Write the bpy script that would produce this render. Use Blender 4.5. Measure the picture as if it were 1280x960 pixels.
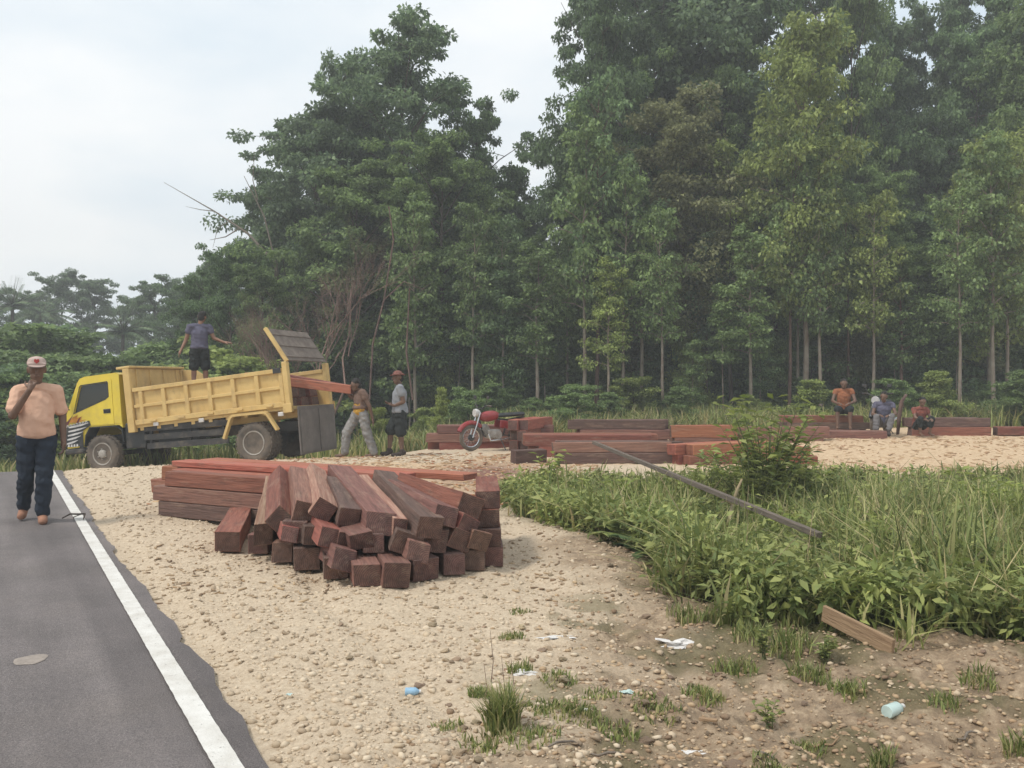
import bpy, bmesh, math, random
import numpy as np
from mathutils import Vector, Matrix, noise
R = math.radians
random.seed(7); np.random.seed(7)
for o in list(bpy.data.objects): bpy.data.objects.remove(o)
scene = bpy.context.scene
COL = scene.collection

# ------------------------------------------------------------------ camera
F, H, HY = 1108.0, 1.5, 475.0            # focal length in photo pixels, eye height, horizon row
cam = bpy.data.cameras.new('camera'); camo = bpy.data.objects.new('camera', cam); COL.objects.link(camo)
camo.location = (0, 0, H); camo.rotation_euler = (R(90), 0, 0)
cam.sensor_width = 36; cam.lens = 36 * F / 1280; cam.shift_y = (HY - 480) / 1280
cam.clip_start = 0.1; cam.clip_end = 3000
scene.camera = camo
# ------------------------------------------------------------------ sky, sun, exposure
SUN = Vector((-0.48, -0.24, 0.84)).normalized()
el = math.asin(SUN.z); az = math.atan2(SUN.x, SUN.y)
w = bpy.data.worlds.new('World'); scene.world = w; w.use_nodes = True
nt = w.node_tree; nt.nodes.clear(); N = nt.nodes.new; L = nt.links.new
sky = N('ShaderNodeTexSky'); sky.sky_type = 'NISHITA'; sky.sun_disc = False
sky.sun_elevation = el; sky.sun_rotation = az; sky.air_density = 1.2; sky.dust_density = 3.0
tc = N('ShaderNodeTexCoord'); mp = N('ShaderNodeMapping'); mp.inputs['Scale'].default_value = (1.2, 1.2, 3.2)
mp.inputs['Location'].default_value = (0.35, 0.1, 0.0)
nz = N('ShaderNodeTexNoise'); nz.inputs['Scale'].default_value = 1.6; nz.inputs['Detail'].default_value = 7; nz.inputs['Roughness'].default_value = 0.5
cr = N('ShaderNodeValToRGB')
cr.color_ramp.elements[0].position = 0.36; cr.color_ramp.elements[0].color = (6.6, 7.6, 8.4, 1)
cr.color_ramp.elements[1].position = 0.62; cr.color_ramp.elements[1].color = (9.3, 9.45, 9.5, 1)
mx = N('ShaderNodeMix'); mx.data_type = 'RGBA'; mx.inputs['Factor'].default_value = 0.93
bg = N('ShaderNodeBackground'); bg.inputs['Strength'].default_value = 0.1
ow = N('ShaderNodeOutputWorld')
L(tc.outputs['Generated'], mp.inputs['Vector']); L(mp.outputs['Vector'], nz.inputs['Vector'])
L(nz.outputs['Fac'], cr.inputs['Fac']); L(sky.outputs['Color'], mx.inputs['A']); L(cr.outputs['Color'], mx.inputs['B'])
L(mx.outputs['Result'], bg.inputs['Color']); L(bg.outputs['Background'], ow.inputs['Surface'])
sl = bpy.data.lights.new('sun', 'SUN'); sl.energy = 1.9; sl.angle = R(10); sl.color = (1.0, 0.955, 0.88)
slo = bpy.data.objects.new('sun', sl); COL.objects.link(slo)
slo.rotation_euler = SUN.to_track_quat('Z', 'Y').to_euler(); slo.location = (-10, 0, 30)
vs = scene.view_settings; vs.view_transform = 'Standard'; vs.look = 'None'; vs.exposure = 0.3; vs.gamma = 1.0; vs.use_curve_mapping = False
try:
    scene.cycles.max_bounces = 5; scene.cycles.diffuse_bounces = 3; scene.cycles.transmission_bounces = 4
    scene.cycles.volume_bounces = 0; scene.cycles.glossy_bounces = 2
except Exception: pass

# ------------------------------------------------------------------ helpers
def tag(o, label=None, cat=None, group=None, kind=None):
    if label: o['label'] = label
    if cat: o['category'] = cat
    if group: o['group'] = group
    if kind: o['kind'] = kind
    return o
def link(name, me, parent=None, mats=None):
    o = bpy.data.objects.new(name, me); COL.objects.link(o)
    if parent is not None: o.parent = parent
    if mats is not None and me is not None and not me.materials:
        for m in (mats if isinstance(mats, (list, tuple)) else [mats]): me.materials.append(m)
    return o
def empty(name, loc=(0, 0, 0), rz=0, scale=1):
    o = bpy.data.objects.new(name, None); COL.objects.link(o); o.location = loc; o.rotation_euler = (0, 0, rz)
    o.scale = (scale,) * 3; o.empty_display_size = 0.2
    return o
def mesh_np(name, v, f, smooth=False):
    """v (n,3), f list of arrays all quads or tris (m,k)"""
    me = bpy.data.meshes.new(name)
    v = np.asarray(v, dtype=np.float32); f = np.asarray(f, dtype=np.int32)
    me.vertices.add(len(v)); me.vertices.foreach_set('co', v.ravel())
    k = f.shape[1]; me.loops.add(f.size); me.loops.foreach_set('vertex_index', f.ravel())
    me.polygons.add(len(f)); me.polygons.foreach_set('loop_start', np.arange(0, f.size, k, dtype=np.int32))
    me.polygons.foreach_set('loop_total', np.full(len(f), k, dtype=np.int32))
    if smooth: me.polygons.foreach_set('use_smooth', np.ones(len(f), dtype=bool))
    me.update(calc_edges=True); return me
def bm_mesh(name, bm, smooth=False, angle=None):
    bmesh.ops.recalc_face_normals(bm, faces=bm.faces)
    me = bpy.data.meshes.new(name); bm.to_mesh(me); bm.free()
    if smooth:
        me.polygons.foreach_set('use_smooth', np.ones(len(me.polygons), dtype=bool))
        if angle: me.set_sharp_from_angle(angle=R(angle))
    return me
def box(bm, c, s, rot=None, bev=0):
    r = bmesh.ops.create_cube(bm, size=1)
    vs_ = r['verts']
    M = Matrix.Translation(Vector(c)) @ (rot.to_4x4() if rot is not None else Matrix.Identity(4)) @ Matrix.Diagonal((*s, 1))
    bmesh.ops.transform(bm, matrix=M, verts=vs_)
    if bev:
        es = list({e for v in vs_ for e in v.link_edges})
        bmesh.ops.bevel(bm, geom=es, offset=bev, segments=1, affect='EDGES')
def boxmm(bm, x0, x1, y0, y1, z0, z1, bev=0): box(bm, ((x0+x1)/2, (y0+y1)/2, (z0+z1)/2), (abs(x1-x0), abs(y1-y0), abs(z1-z0)), None, bev)
def tube_data(pts, rad, n=6, cap=True):
    pts = [Vector(p) for p in pts]; V = []; Fc = []
    up = Vector((0, 0, 1)); prev = None
    for i, p in enumerate(pts):
        t = (pts[min(i+1, len(pts)-1)] - pts[max(i-1, 0)]).normalized()
        if prev is None:
            a = t.cross(up if abs(t.z) < 0.9 else Vector((1, 0, 0))).normalized()
        else:
            a = (prev - t * prev.dot(t)).normalized()
        prev = a; b = t.cross(a)
        r = rad[i] if isinstance(rad, (list, tuple)) else rad
        for k in range(n):
            th = 2*math.pi*k/n; V.append(p + (a*math.cos(th) + b*math.sin(th))*r)
    for i in range(len(pts)-1):
        for k in range(n):
            Fc.append((i*n+k, i*n+(k+1) % n, (i+1)*n+(k+1) % n, (i+1)*n+k))
    return V, Fc
def tube(bm, pts, rad, n=8, cap=True):
    V, Fc = tube_data(pts, rad, n)
    vs_ = [bm.verts.new(v) for v in V]
    for f in Fc: bm.faces.new([vs_[i] for i in f])
    if cap:
        bm.faces.new(vs_[:n][::-1]); bm.faces.new(vs_[-n:])
def lathe(bm, prof, n=24, axis='y', c=(0, 0, 0)):
    """prof list of (radius, along axis)"""
    c = Vector(c); rings = []
    for r, a in prof:
        ring = []
        for k in range(n):
            th = 2*math.pi*k/n
            if axis == 'y': p = Vector((r*math.cos(th), a, r*math.sin(th)))
            elif axis == 'z': p = Vector((r*math.cos(th), r*math.sin(th), a))
            else: p = Vector((a, r*math.cos(th), r*math.sin(th)))
            ring.append(bm.verts.new(c+p))
        rings.append(ring)
    for a, b in zip(rings, rings[1:]):
        for k in range(n): bm.faces.new((a[k], a[(k+1) % n], b[(k+1) % n], b[k]))
    for rg in (rings[0], rings[-1]):
        try: bm.faces.new(rg)
        except Exception: pass
def copy_tree(o, parent=None):
    c = o.copy(); COL.objects.link(c); c.parent = parent
    for ch in o.children: copy_tree(ch, c)
    return c
def sstep(a, b, x):
    t = np.clip((x-a)/(b-a), 0, 1); return t*t*(3-2*t)
_perm = np.random.RandomState(3).rand(256, 256)
def vnoise(x, y):
    x = np.asarray(x, float); y = np.asarray(y, float)
    xi = np.floor(x).astype(int); yi = np.floor(y).astype(int); fx = x-xi; fy = y-yi
    fx = fx*fx*(3-2*fx); fy = fy*fy*(3-2*fy); p = _perm
    a = p[xi & 255, yi & 255]; b = p[(xi+1) & 255, yi & 255]; c = p[xi & 255, (yi+1) & 255]; d = p[(xi+1) & 255, (yi+1) & 255]
    return (a*(1-fx)+b*fx)*(1-fy)+(c*(1-fx)+d*fx)*fy
def fbm(x, y, o=4):
    s = 0; a = 0.5
    for i in range(o): s = s+a*vnoise(x*2**i+17*i, y*2**i+31*i); a *= 0.5
    return s
# a photo pixel only gives a direction: the distance Y comes from the ground or from the thing it touches
def pt(px, py, Y): return Vector(((px-640)/F*Y, Y, H-(py-HY)/F*Y))
def gp(px, py): Y = F*H/(py-HY); return Vector(((px-640)/F*Y, Y, 0))

# ------------------------------------------------------------------ materials
def mat(name, col, rough=0.7, var=0.0, scale=5.0, bump=0.0, bscale=None, metal=0.0, col2=None, objvar=0.0, spec=0.5, stretch=None, coat=0):
    m = bpy.data.materials.new(name); m.use_nodes = True; t = m.node_tree; b = t.nodes['Principled BSDF']
    b.inputs['Roughness'].default_value = rough; b.inputs['Metallic'].default_value = metal
    b.inputs['Specular IOR Level'].default_value = spec
    if coat: b.inputs['Coat Weight'].default_value = coat
    tcn = t.nodes.new('ShaderNodeTexCoord'); mpn = t.nodes.new('ShaderNodeMapping'); t.links.new(tcn.outputs['Object'], mpn.inputs['Vector'])
    if stretch: mpn.inputs['Scale'].default_value = stretch
    nzn = t.nodes.new('ShaderNodeTexNoise'); nzn.inputs['Scale'].default_value = scale; nzn.inputs['Detail'].default_value = 6; nzn.inputs['Roughness'].default_value = 0.62
    t.links.new(mpn.outputs['Vector'], nzn.inputs['Vector'])
    rm = t.nodes.new('ShaderNodeValToRGB'); c2 = col2 or tuple(max(0, c*(1-var)) for c in col)
    c1 = col if col2 else tuple(c*(1+var*0.6) for c in col)
    rm.color_ramp.elements[0].position = 0.32; rm.color_ramp.elements[0].color = (*c2[:3], 1)
    rm.color_ramp.elements[1].position = 0.68; rm.color_ramp.elements[1].color = (*c1[:3], 1)
    t.links.new(nzn.outputs['Fac'], rm.inputs['Fac']); out = rm.outputs['Color']
    if objvar:
        oi = t.nodes.new('ShaderNodeObjectInfo'); hs = t.nodes.new('ShaderNodeHueSaturation')
        mr = t.nodes.new('ShaderNodeMapRange'); mr.inputs['To Min'].default_value = 1-objvar; mr.inputs['To Max'].default_value = 1+objvar
        t.links.new(oi.outputs['Random'], mr.inputs['Value']); t.links.new(mr.outputs['Result'], hs.inputs['Value'])
        mr2 = t.nodes.new('ShaderNodeMapRange'); mr2.inputs['To Min'].default_value = 0.5-objvar*0.05; mr2.inputs['To Max'].default_value = 0.5+objvar*0.05
        ml = t.nodes.new('ShaderNodeMath'); ml.operation = 'MULTIPLY'; ml.inputs[1].default_value = 7.31
        fr = t.nodes.new('ShaderNodeMath'); fr.operation = 'FRACT'
        t.links.new(oi.outputs['Random'], ml.inputs[0]); t.links.new(ml.outputs[0], fr.inputs[0]); t.links.new(fr.outputs[0], mr2.inputs['Value'])
        t.links.new(mr2.outputs['Result'], hs.inputs['Hue'])
        t.links.new(out, hs.inputs['Color']); out = hs.outputs['Color']
    t.links.new(out, b.inputs['Base Color'])
    if bump:
        bn = t.nodes.new('ShaderNodeBump'); bn.inputs['Strength'].default_value = bump; bn.inputs['Distance'].default_value = 0.02
        nb = t.nodes.new('ShaderNodeTexNoise'); nb.inputs['Scale'].default_value = bscale or scale*3; nb.inputs['Detail'].default_value = 5
        t.links.new(mpn.outputs['Vector'], nb.inputs['Vector']); t.links.new(nb.outputs['Fac'], bn.inputs['Height']); t.links.new(bn.outputs['Normal'], b.inputs['Normal'])
    return m
def leaf_mat(name, c1, c2, trans=0.42, objvar=0.18, patch=0.9, mid=None):
    m = bpy.data.materials.new(name); m.use_nodes = True; t = m.node_tree; b = t.nodes['Principled BSDF']; o = t.nodes['Material Output']
    b.inputs['Roughness'].default_value = 0.55; b.inputs['Specular IOR Level'].default_value = 0.35
    g = t.nodes.new('ShaderNodeNewGeometry'); rm = t.nodes.new('ShaderNodeValToRGB')
    rm.color_ramp.elements[0].color = (*c1, 1); rm.color_ramp.elements[1].color = (*c2, 1)
    t.links.new(g.outputs['Random Per Island'], rm.inputs['Fac'])
    oi = t.nodes.new('ShaderNodeObjectInfo'); hs = t.nodes.new('ShaderNodeHueSaturation')
    mr = t.nodes.new('ShaderNodeMapRange'); mr.inputs['To Min'].default_value = 1-objvar; mr.inputs['To Max'].default_value = 1+objvar
    t.links.new(oi.outputs['Random'], mr.inputs['Value'])
    tcn = t.nodes.new('ShaderNodeTexCoord'); nzn = t.nodes.new('ShaderNodeTexNoise'); nzn.inputs['Scale'].default_value = patch; nzn.inputs['Detail'].default_value = 2; t.links.new(tcn.outputs['Object'], nzn.inputs['Vector'])
    mr3 = t.nodes.new('ShaderNodeMapRange'); mr3.inputs['From Min'].default_value = .3; mr3.inputs['From Max'].default_value = .7; mr3.inputs['To Min'].default_value = .7; mr3.inputs['To Max'].default_value = 1.35; t.links.new(nzn.outputs['Fac'], mr3.inputs['Value'])
    mm = t.nodes.new('ShaderNodeMath'); mm.operation = 'MULTIPLY'; t.links.new(mr.outputs['Result'], mm.inputs[0]); t.links.new(mr3.outputs['Result'], mm.inputs[1]); t.links.new(mm.outputs[0], hs.inputs['Value'])
    t.links.new(rm.outputs['Color'], hs.inputs['Color'])
    if mid:
        e_ = rm.color_ramp.elements
        for i, c_ in enumerate(mid): e_.new((i+1)/(len(mid)+1)).color = (*c_, 1)
    t.links.new(hs.outputs['Color'], b.inputs['Base Color'])
    tr = t.nodes.new('ShaderNodeBsdfTranslucent'); t.links.new(hs.outputs['Color'], tr.inputs['Color'])
    ms = t.nodes.new('ShaderNodeMixShader'); ms.inputs['Fac'].default_value = trans
    t.links.new(b.outputs[0], ms.inputs[1]); t.links.new(tr.outputs[0], ms.inputs[2]); t.links.new(ms.outputs[0], o.inputs['Surface'])
    return m
M = {}
def T(name, c, c2, **k): M[name] = mat(name, c, col2=c2, **k)
gr = dict(stretch=(0.6, 9, 9), scale=4, rough=0.75, bump=0.5, bscale=9, objvar=0.22, spec=0.3)
T('timber_fresh', (0.39, 0.145, 0.085), (0.26, 0.09, 0.056), **gr)
T('timber_red', (0.30, 0.115, 0.078), (0.165, 0.06, 0.043), **gr)
T('timber_brown', (0.275, 0.14, 0.105), (0.15, 0.075, 0.058), **gr)
T('timber_dark', (0.165, 0.10, 0.08), (0.085, 0.055, 0.045), **gr)
T('timber_pale', (0.42, 0.27, 0.19), (0.25, 0.12, 0.08), **gr)
T('timber_end', (0.20, 0.105, 0.08), (0.10, 0.055, 0.043), stretch=(1, 1, 1), scale=14, rough=0.85, bump=0.5, bscale=40, objvar=0.25)
T('timber_end_fresh', (0.30, 0.10, 0.06), (0.18, 0.06, 0.04), stretch=(1, 1, 1), scale=14, rough=0.85, bump=0.5, bscale=40, objvar=0.2)
T('wood_grey', (0.26, 0.215, 0.17), (0.15, 0.12, 0.095), stretch=(0.8, 10, 10), scale=4, rough=0.85, bump=0.5)
T('wood_dull', (0.17, 0.135, 0.105), (0.10, 0.08, 0.065), stretch=(0.8, 10, 10), scale=4, rough=0.9, bump=0.5)
T('plank_tan', (0.36, 0.24, 0.14), (0.24, 0.15, 0.085), stretch=(1, 10, 10), scale=4, rough=0.8, bump=0.4)
M['bark_pale'] = mat('bark_pale', (0.36, 0.31, 0.245), col2=(0.16, 0.11, 0.085), scale=2.2, rough=0.9, bump=0.6, bscale=14, stretch=(1, 1, 0.6))
M['bark_dark'] = mat('bark_dark', (0.12, 0.09, 0.07), col2=(0.06, 0.045, 0.035), scale=3, rough=0.95, bump=0.6, bscale=12)
M['bark_red'] = mat('bark_red', (0.20, 0.12, 0.09), col2=(0.10, 0.06, 0.05), scale=3, rough=0.95, bump=0.4)
M['twig_red'] = mat('twig_red', (0.27, 0.175, 0.135), col2=(0.17, 0.10, 0.08), scale=3, rough=0.95)
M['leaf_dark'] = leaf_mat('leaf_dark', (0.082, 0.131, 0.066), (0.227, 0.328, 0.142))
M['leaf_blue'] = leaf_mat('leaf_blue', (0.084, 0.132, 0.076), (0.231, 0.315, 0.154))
M['leaf_mid'] = leaf_mat('leaf_mid', (0.112, 0.168, 0.068), (0.291, 0.391, 0.146))
M['leaf_olive'] = leaf_mat('leaf_olive', (0.138, 0.145, 0.068), (0.302, 0.311, 0.143))
M['leaf_yellow'] = leaf_mat('leaf_yellow', (0.165, 0.209, 0.065), (0.403, 0.473, 0.149))
M['leaf_lime'] = leaf_mat('leaf_lime', (0.20, 0.26, 0.06), (0.42, 0.46, 0.13))
M['leaf_dry'] = leaf_mat('leaf_dry', (0.16, 0.11, 0.06), (0.30, 0.22, 0.12), 0.15)
M['grass_blade'] = leaf_mat('grass_blade', (0.10, 0.135, 0.042), (0.50, 0.41, 0.22), 0.3, 0.05, 1.3, [(0.17, 0.21, 0.06), (0.25, 0.285, 0.09), (0.34, 0.33, 0.13)])
M['weed_leaf'] = leaf_mat('weed_leaf', (0.125, 0.17, 0.05), (0.37, 0.39, 0.13), 0.3, 0.15, 1.5)
M['fern_leaf'] = leaf_mat('fern_leaf', (0.07, 0.135, 0.05), (0.15, 0.235, 0.085), 0.3, 0.15)
M['stem'] = mat('stem', (0.13, 0.15, 0.06), var=0.3)
M['straw'] = mat('straw', (0.42, 0.34, 0.20), col2=(0.26, 0.19, 0.11), scale=4, rough=.9)
M['asphalt'] = mat('asphalt', (0.19, 0.17, 0.168), col2=(0.125, 0.112, 0.11), scale=1.1, rough=0.82, bump=0.55, bscale=160)
M['paint_white'] = mat('paint_white', (0.72, 0.70, 0.66), col2=(0.55, 0.52, 0.47), scale=6, rough=0.7, bump=0.3, bscale=90)
M['cab_yellow'] = mat('cab_yellow', (0.76, 0.58, 0.05), var=0.10, scale=2, rough=0.38, coat=0.3)
M['bed_yellow'] = mat('bed_yellow', (0.70, 0.50, 0.20), col2=(0.58, 0.39, 0.14), scale=2.5, bump=.15, bscale=9, rough=0.6)
M['black_paint'] = mat('black_paint', (0.022, 0.024, 0.026), var=0.4, rough=0.5)
M['chassis'] = mat('chassis', (0.045, 0.045, 0.046), col2=(0.028, 0.027, 0.027), scale=4, rough=0.7)
M['rubber'] = mat('rubber', (0.19, 0.15, 0.115), col2=(0.075, 0.065, 0.056), scale=5, rough=0.95, bump=0.3)
M['rim'] = mat('rim', (0.48, 0.45, 0.41), col2=(0.27, 0.235, 0.20), scale=8, rough=0.6, metal=0.2)
M['chrome'] = mat('chrome', (0.6, 0.6, 0.6), var=0.1, rough=0.25, metal=0.9)
M['sheet_grey'] = mat('sheet_grey', (0.20, 0.175, 0.16), col2=(0.13, 0.115, 0.105), scale=3, rough=0.9, bump=0.3, bscale=20)
M['plywood'] = mat('plywood', (0.24, 0.20, 0.165), col2=(0.13, 0.10, 0.085), scale=5, rough=0.9, bump=0.3, stretch=(4, 1, 1))
M['interior'] = mat('interior', (0.03, 0.03, 0.03), var=0.3, rough=0.9)
M['red_paint'] = mat('red_paint', (0.30, 0.03, 0.032), var=0.15, rough=0.35)
M['orange_decal'] = mat('orange_decal', (0.55, 0.22, 0.02), var=0.2, rough=0.5)
M['maroon_decal'] = mat('maroon_decal', (0.13, 0.03, 0.03), var=0.2, rough=0.5)
M['white_decal'] = mat('white_decal', (0.62, 0.6, 0.58), var=0.2, scale=14, rough=0.5)
gl = bpy.data.materials.new('glass_dark'); gl.use_nodes = True; b_ = gl.node_tree.nodes['Principled BSDF']
b_.inputs['Base Color'].default_value = (0.05, 0.06, 0.06, 1); b_.inputs['Roughness'].default_value = 0.06; b_.inputs['Transmission Weight'].default_value = 0.35; b_.inputs['IOR'].default_value = 1.45
M['glass'] = gl
M['skin_dark'] = mat('skin_dark', (0.15, 0.082, 0.052), var=0.2, scale=8, rough=0.55)
M['skin_mid'] = mat('skin_mid', (0.25, 0.13, 0.08), var=0.2, scale=8, rough=0.55)
def cloth(n, c, v=0.18): M[n] = mat(n, c, var=v, scale=7, rough=0.92, bump=0.35, bscale=25, spec=0.2)
cloth('cloth_peach', (0.66, 0.41, 0.29), 0.03); cloth('cloth_navy', (0.024, 0.032, 0.046)); cloth('cloth_grey', (0.26, 0.27, 0.29)); cloth('cloth_mauve', (0.115, 0.11, 0.155))
cloth('cloth_black', (0.03, 0.034, 0.034)); cloth('cloth_yellow', (0.45, 0.25, 0.04), 0.3); cloth('cloth_jean', (0.27, 0.26, 0.25), 0.35); cloth('cloth_brown', (0.17, 0.11, 0.085))
cloth('cloth_orange', (0.30, 0.12, 0.06), 0.3); cloth('cloth_red', (0.24, 0.085, 0.065), 0.3); cloth('cloth_dull', (0.16, 0.15, 0.15)); cloth('cap_pale', (0.50, 0.38, 0.33), 0.15); cloth('cap_red', (0.35, 0.05, 0.045)); cloth('hat_brown', (0.22, 0.10, 0.08)); cloth('shoe_tan', (0.34, 0.175, 0.115)); cloth('shoe_dark', (0.06, 0.045, 0.04))
M['hair'] = mat('hair', (0.018, 0.015, 0.013), var=0.3, rough=0.8, scale=40, bump=0.6)
M['plastic_white'] = mat('plastic_white', (0.66, 0.63, 0.60), var=0.15, rough=0.5)
M['plastic_blue'] = mat('plastic_blue', (0.28, 0.46, 0.62), var=0.2, rough=0.4)
M['plastic_aqua'] = mat('plastic_aqua', (0.50, 0.62, 0.58), var=0.25, rough=0.35)
M['stone'] = mat('stone', (0.42, 0.315, 0.205), col2=(0.27, 0.195, 0.13), scale=9, rough=0.95, bump=0.5, objvar=0.3)
M['stone_dark'] = mat('stone_dark', (0.30, 0.21, 0.135), col2=(0.17, 0.12, 0.085), scale=9, rough=0.95, bump=0.5, objvar=0.3)
def grime(nm, col, sc, p0, p1, amt, st=(1, 1, 1)):
    t = M[nm].node_tree; b = t.nodes['Principled BSDF']; src = b.inputs['Base Color'].links[0].from_socket; tcn = t.nodes.new('ShaderNodeTexCoord'); mpn = t.nodes.new('ShaderNodeMapping'); mpn.inputs['Scale'].default_value = st
    n = t.nodes.new('ShaderNodeTexNoise'); n.inputs['Scale'].default_value = sc; n.inputs['Detail'].default_value = 8; n.inputs['Roughness'].default_value = .72; t.links.new(tcn.outputs['Object'], mpn.inputs['Vector']); t.links.new(mpn.outputs['Vector'], n.inputs['Vector'])
    oi = t.nodes.new('ShaderNodeObjectInfo'); va = t.nodes.new('ShaderNodeVectorMath'); va.operation = 'ADD'; t.links.new(mpn.outputs['Vector'], va.inputs[0]); sc_ = t.nodes.new('ShaderNodeMath'); sc_.operation = 'MULTIPLY'; sc_.inputs[1].default_value = 40; t.links.new(oi.outputs['Random'], sc_.inputs[0]); t.links.new(sc_.outputs[0], va.inputs[1]); t.links.new(va.outputs[0], n.inputs['Vector'])
    mr = t.nodes.new('ShaderNodeMapRange'); mr.inputs['From Min'].default_value = p0; mr.inputs['From Max'].default_value = p1; mr.inputs['To Max'].default_value = amt; t.links.new(n.outputs['Fac'], mr.inputs['Value'])
    x_ = t.nodes.new('ShaderNodeMix'); x_.data_type = 'RGBA'; t.links.new(mr.outputs['Result'], x_.inputs['Factor']); t.links.new(src, x_.inputs['A']); x_.inputs['B'].default_value = (*col, 1); t.links.new(x_.outputs['Result'], b.inputs['Base Color'])
grime('bed_yellow', (0.30, 0.19, 0.10), 3.5, .5, .75, .65, (1, 1, .5)); grime('bed_yellow', (0.16, 0.08, 0.045), 14, .64, .72, .8); grime('cab_yellow', (0.42, 0.30, 0.12), 3, .52, .8, .5); grime('chassis', (0.20, 0.16, 0.12), 4, .48, .7, .6); grime('black_paint', (0.18, 0.15, 0.12), 4, .52, .75, .5); grime('red_paint', (0.22, 0.10, 0.08), 6, .5, .7, .6)
for nm in ('timber_fresh', 'timber_red', 'timber_brown', 'timber_dark', 'timber_pale', 'timber_end'):
    grime(nm, (0.36, 0.25, 0.18), 3.0, .52, .72, .55, (.8, 3, 3)); grime(nm, (0.06, 0.04, 0.033), 4.0, .55, .72, .7, (.6, 5, 5))
for nm in ('timber_end', 'timber_end_fresh'):               # growth rings on the sawn ends
    t = M[nm].node_tree; b = t.nodes['Principled BSDF']; src = b.inputs['Base Color'].links[0].from_socket; wv = t.nodes.new('ShaderNodeTexWave'); wv.wave_type = 'RINGS'; wv.rings_direction = 'X'
    wv.inputs['Scale'].default_value = 22; wv.inputs['Distortion'].default_value = 3.5; wv.inputs['Detail'].default_value = 3; tcn = t.nodes.new('ShaderNodeTexCoord'); mpn = t.nodes.new('ShaderNodeMapping'); mpn.inputs['Location'].default_value = (0, .07, .03); t.links.new(tcn.outputs['Object'], mpn.inputs['Vector']); t.links.new(mpn.outputs['Vector'], wv.inputs['Vector'])
    x_ = t.nodes.new('ShaderNodeMix'); x_.data_type = 'RGBA'; x_.blend_type = 'MULTIPLY'; x_.inputs['Factor'].default_value = .45; t.links.new(src, x_.inputs['A']); t.links.new(wv.outputs['Color'], x_.inputs['B']); t.links.new(x_.outputs['Result'], b.inputs['Base Color'])
# gravel pieces: colour by island
def island_mat(name, cols):
    m = bpy.data.materials.new(name); m.use_nodes = True; t = m.node_tree; b = t.nodes['Principled BSDF']; b.inputs['Roughness'].default_value = 0.95
    b.inputs['Specular IOR Level'].default_value = 0.2
    g = t.nodes.new('ShaderNodeNewGeometry'); rm = t.nodes.new('ShaderNodeValToRGB')
    els = rm.color_ramp.elements
    while len(els) < len(cols): els.new(0.5)
    for i, c in enumerate(cols): els[i].position = i/(len(cols)-1); els[i].color = (*c, 1)
    t.links.new(g.outputs['Random Per Island'], rm.inputs['Fac']); t.links.new(rm.outputs['Color'], b.inputs['Base Color']); return m
M['gravel'] = island_mat('gravel', [(0.30, 0.225, 0.155), (0.52, 0.41, 0.285), (0.63, 0.52, 0.385), (0.44, 0.33, 0.225)])
M['clods'] = island_mat('clods', [(0.56, 0.45, 0.32), (0.42, 0.31, 0.205), (0.221, 0.150, 0.098), (0.390, 0.267, 0.163), (0.494, 0.364, 0.227), (0.312, 0.208, 0.137)])
M['chips_pale'] = island_mat('chips_pale', [(0.46, 0.30, 0.17), (0.60, 0.44, 0.28), (0.42, 0.24, 0.14), (0.62, 0.48, 0.32)])
M['chips'] = island_mat('chips', [(0.40, 0.24, 0.13), (0.55, 0.38, 0.22), (0.34, 0.12, 0.06), (0.6, 0.45, 0.28)])

# ------------------------------------------------------------------ ground
RD = Vector((-0.503, 0.864, 0)); RN = Vector((0.864, 0.503, 0)); L0 = Vector((-1.12, 3.46, 0))    # road axis, its right-hand normal, a point on the white line
DITCH = np.array([(0.0, 9.75), (0.5, 8.9), (1.05, 7.7), (1.25, 6.5), (1.38, 5.6), (2.1, 5.35), (3.0, 5.0), (9, 4.4), (18, 8), (15, 14.4), (8.4, 14.2), (4, 13.7), (2.0, 13.2), (0.4, 12.9), (-0.15, 11.2)])
def poly_sd(x, y, P):
    x = np.asarray(x, float); y = np.asarray(y, float); d = np.full(x.shape, 1e9); ins = np.zeros(x.shape, bool)
    n = len(P)
    for i in range(n):
        ax, ay = P[i]; bx, by = P[(i+1) % n]; ex, ey = bx-ax, by-ay
        t = np.clip(((x-ax)*ex+(y-ay)*ey)/(ex*ex+ey*ey), 0, 1); d = np.minimum(d, np.hypot(x-ax-t*ex, y-ay-t*ey))
        c = ((ay > y) != (by > y)); xi = (bx-ax)*(y-ay)/(by-ay+1e-12)+ax; ins ^= (c & (x < xi))
    return np.where(ins, d, -d)
def road_off(x, y): return (np.asarray(x)-L0.x)*RN.x+(np.asarray(y)-L0.y)*RN.y     # metres right of the white line
def base_h(x, y):
    x = np.asarray(x, float); y = np.asarray(y, float)
    s = -0.5*x+0.866*y
    fall = -0.115*np.maximum(0, s-16.55)*sstep(0.5, -4.5, x)
    fall = np.maximum(fall, -2.2)
    rise = 0.20*sstep(15.5, 19.5, y)*sstep(3.0, 7.5, x)*sstep(30, 23, y)          # sawdust bank
    sd = poly_sd(x, y, DITCH)
    ditch = -0.42*sstep(0.0, 0.9, sd)+0.05*np.exp(-((sd+0.25)/0.3)**2)*sstep(11, 8, y)
    rightdirt = 0.10*sstep(1.9, 3.2, x)*np.exp(-((y-4.55)/0.5)**2)
    bank = -0.07*sstep(0.0, 0.75, x-(0.30+0.10*(y-5.0)))*sstep(8.8, 7.2, y)*sstep(0.25, -.1, sd)
    hill = sstep(60, 400, y)*9
    return fall+rise+ditch+rightdirt+bank+hill
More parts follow.
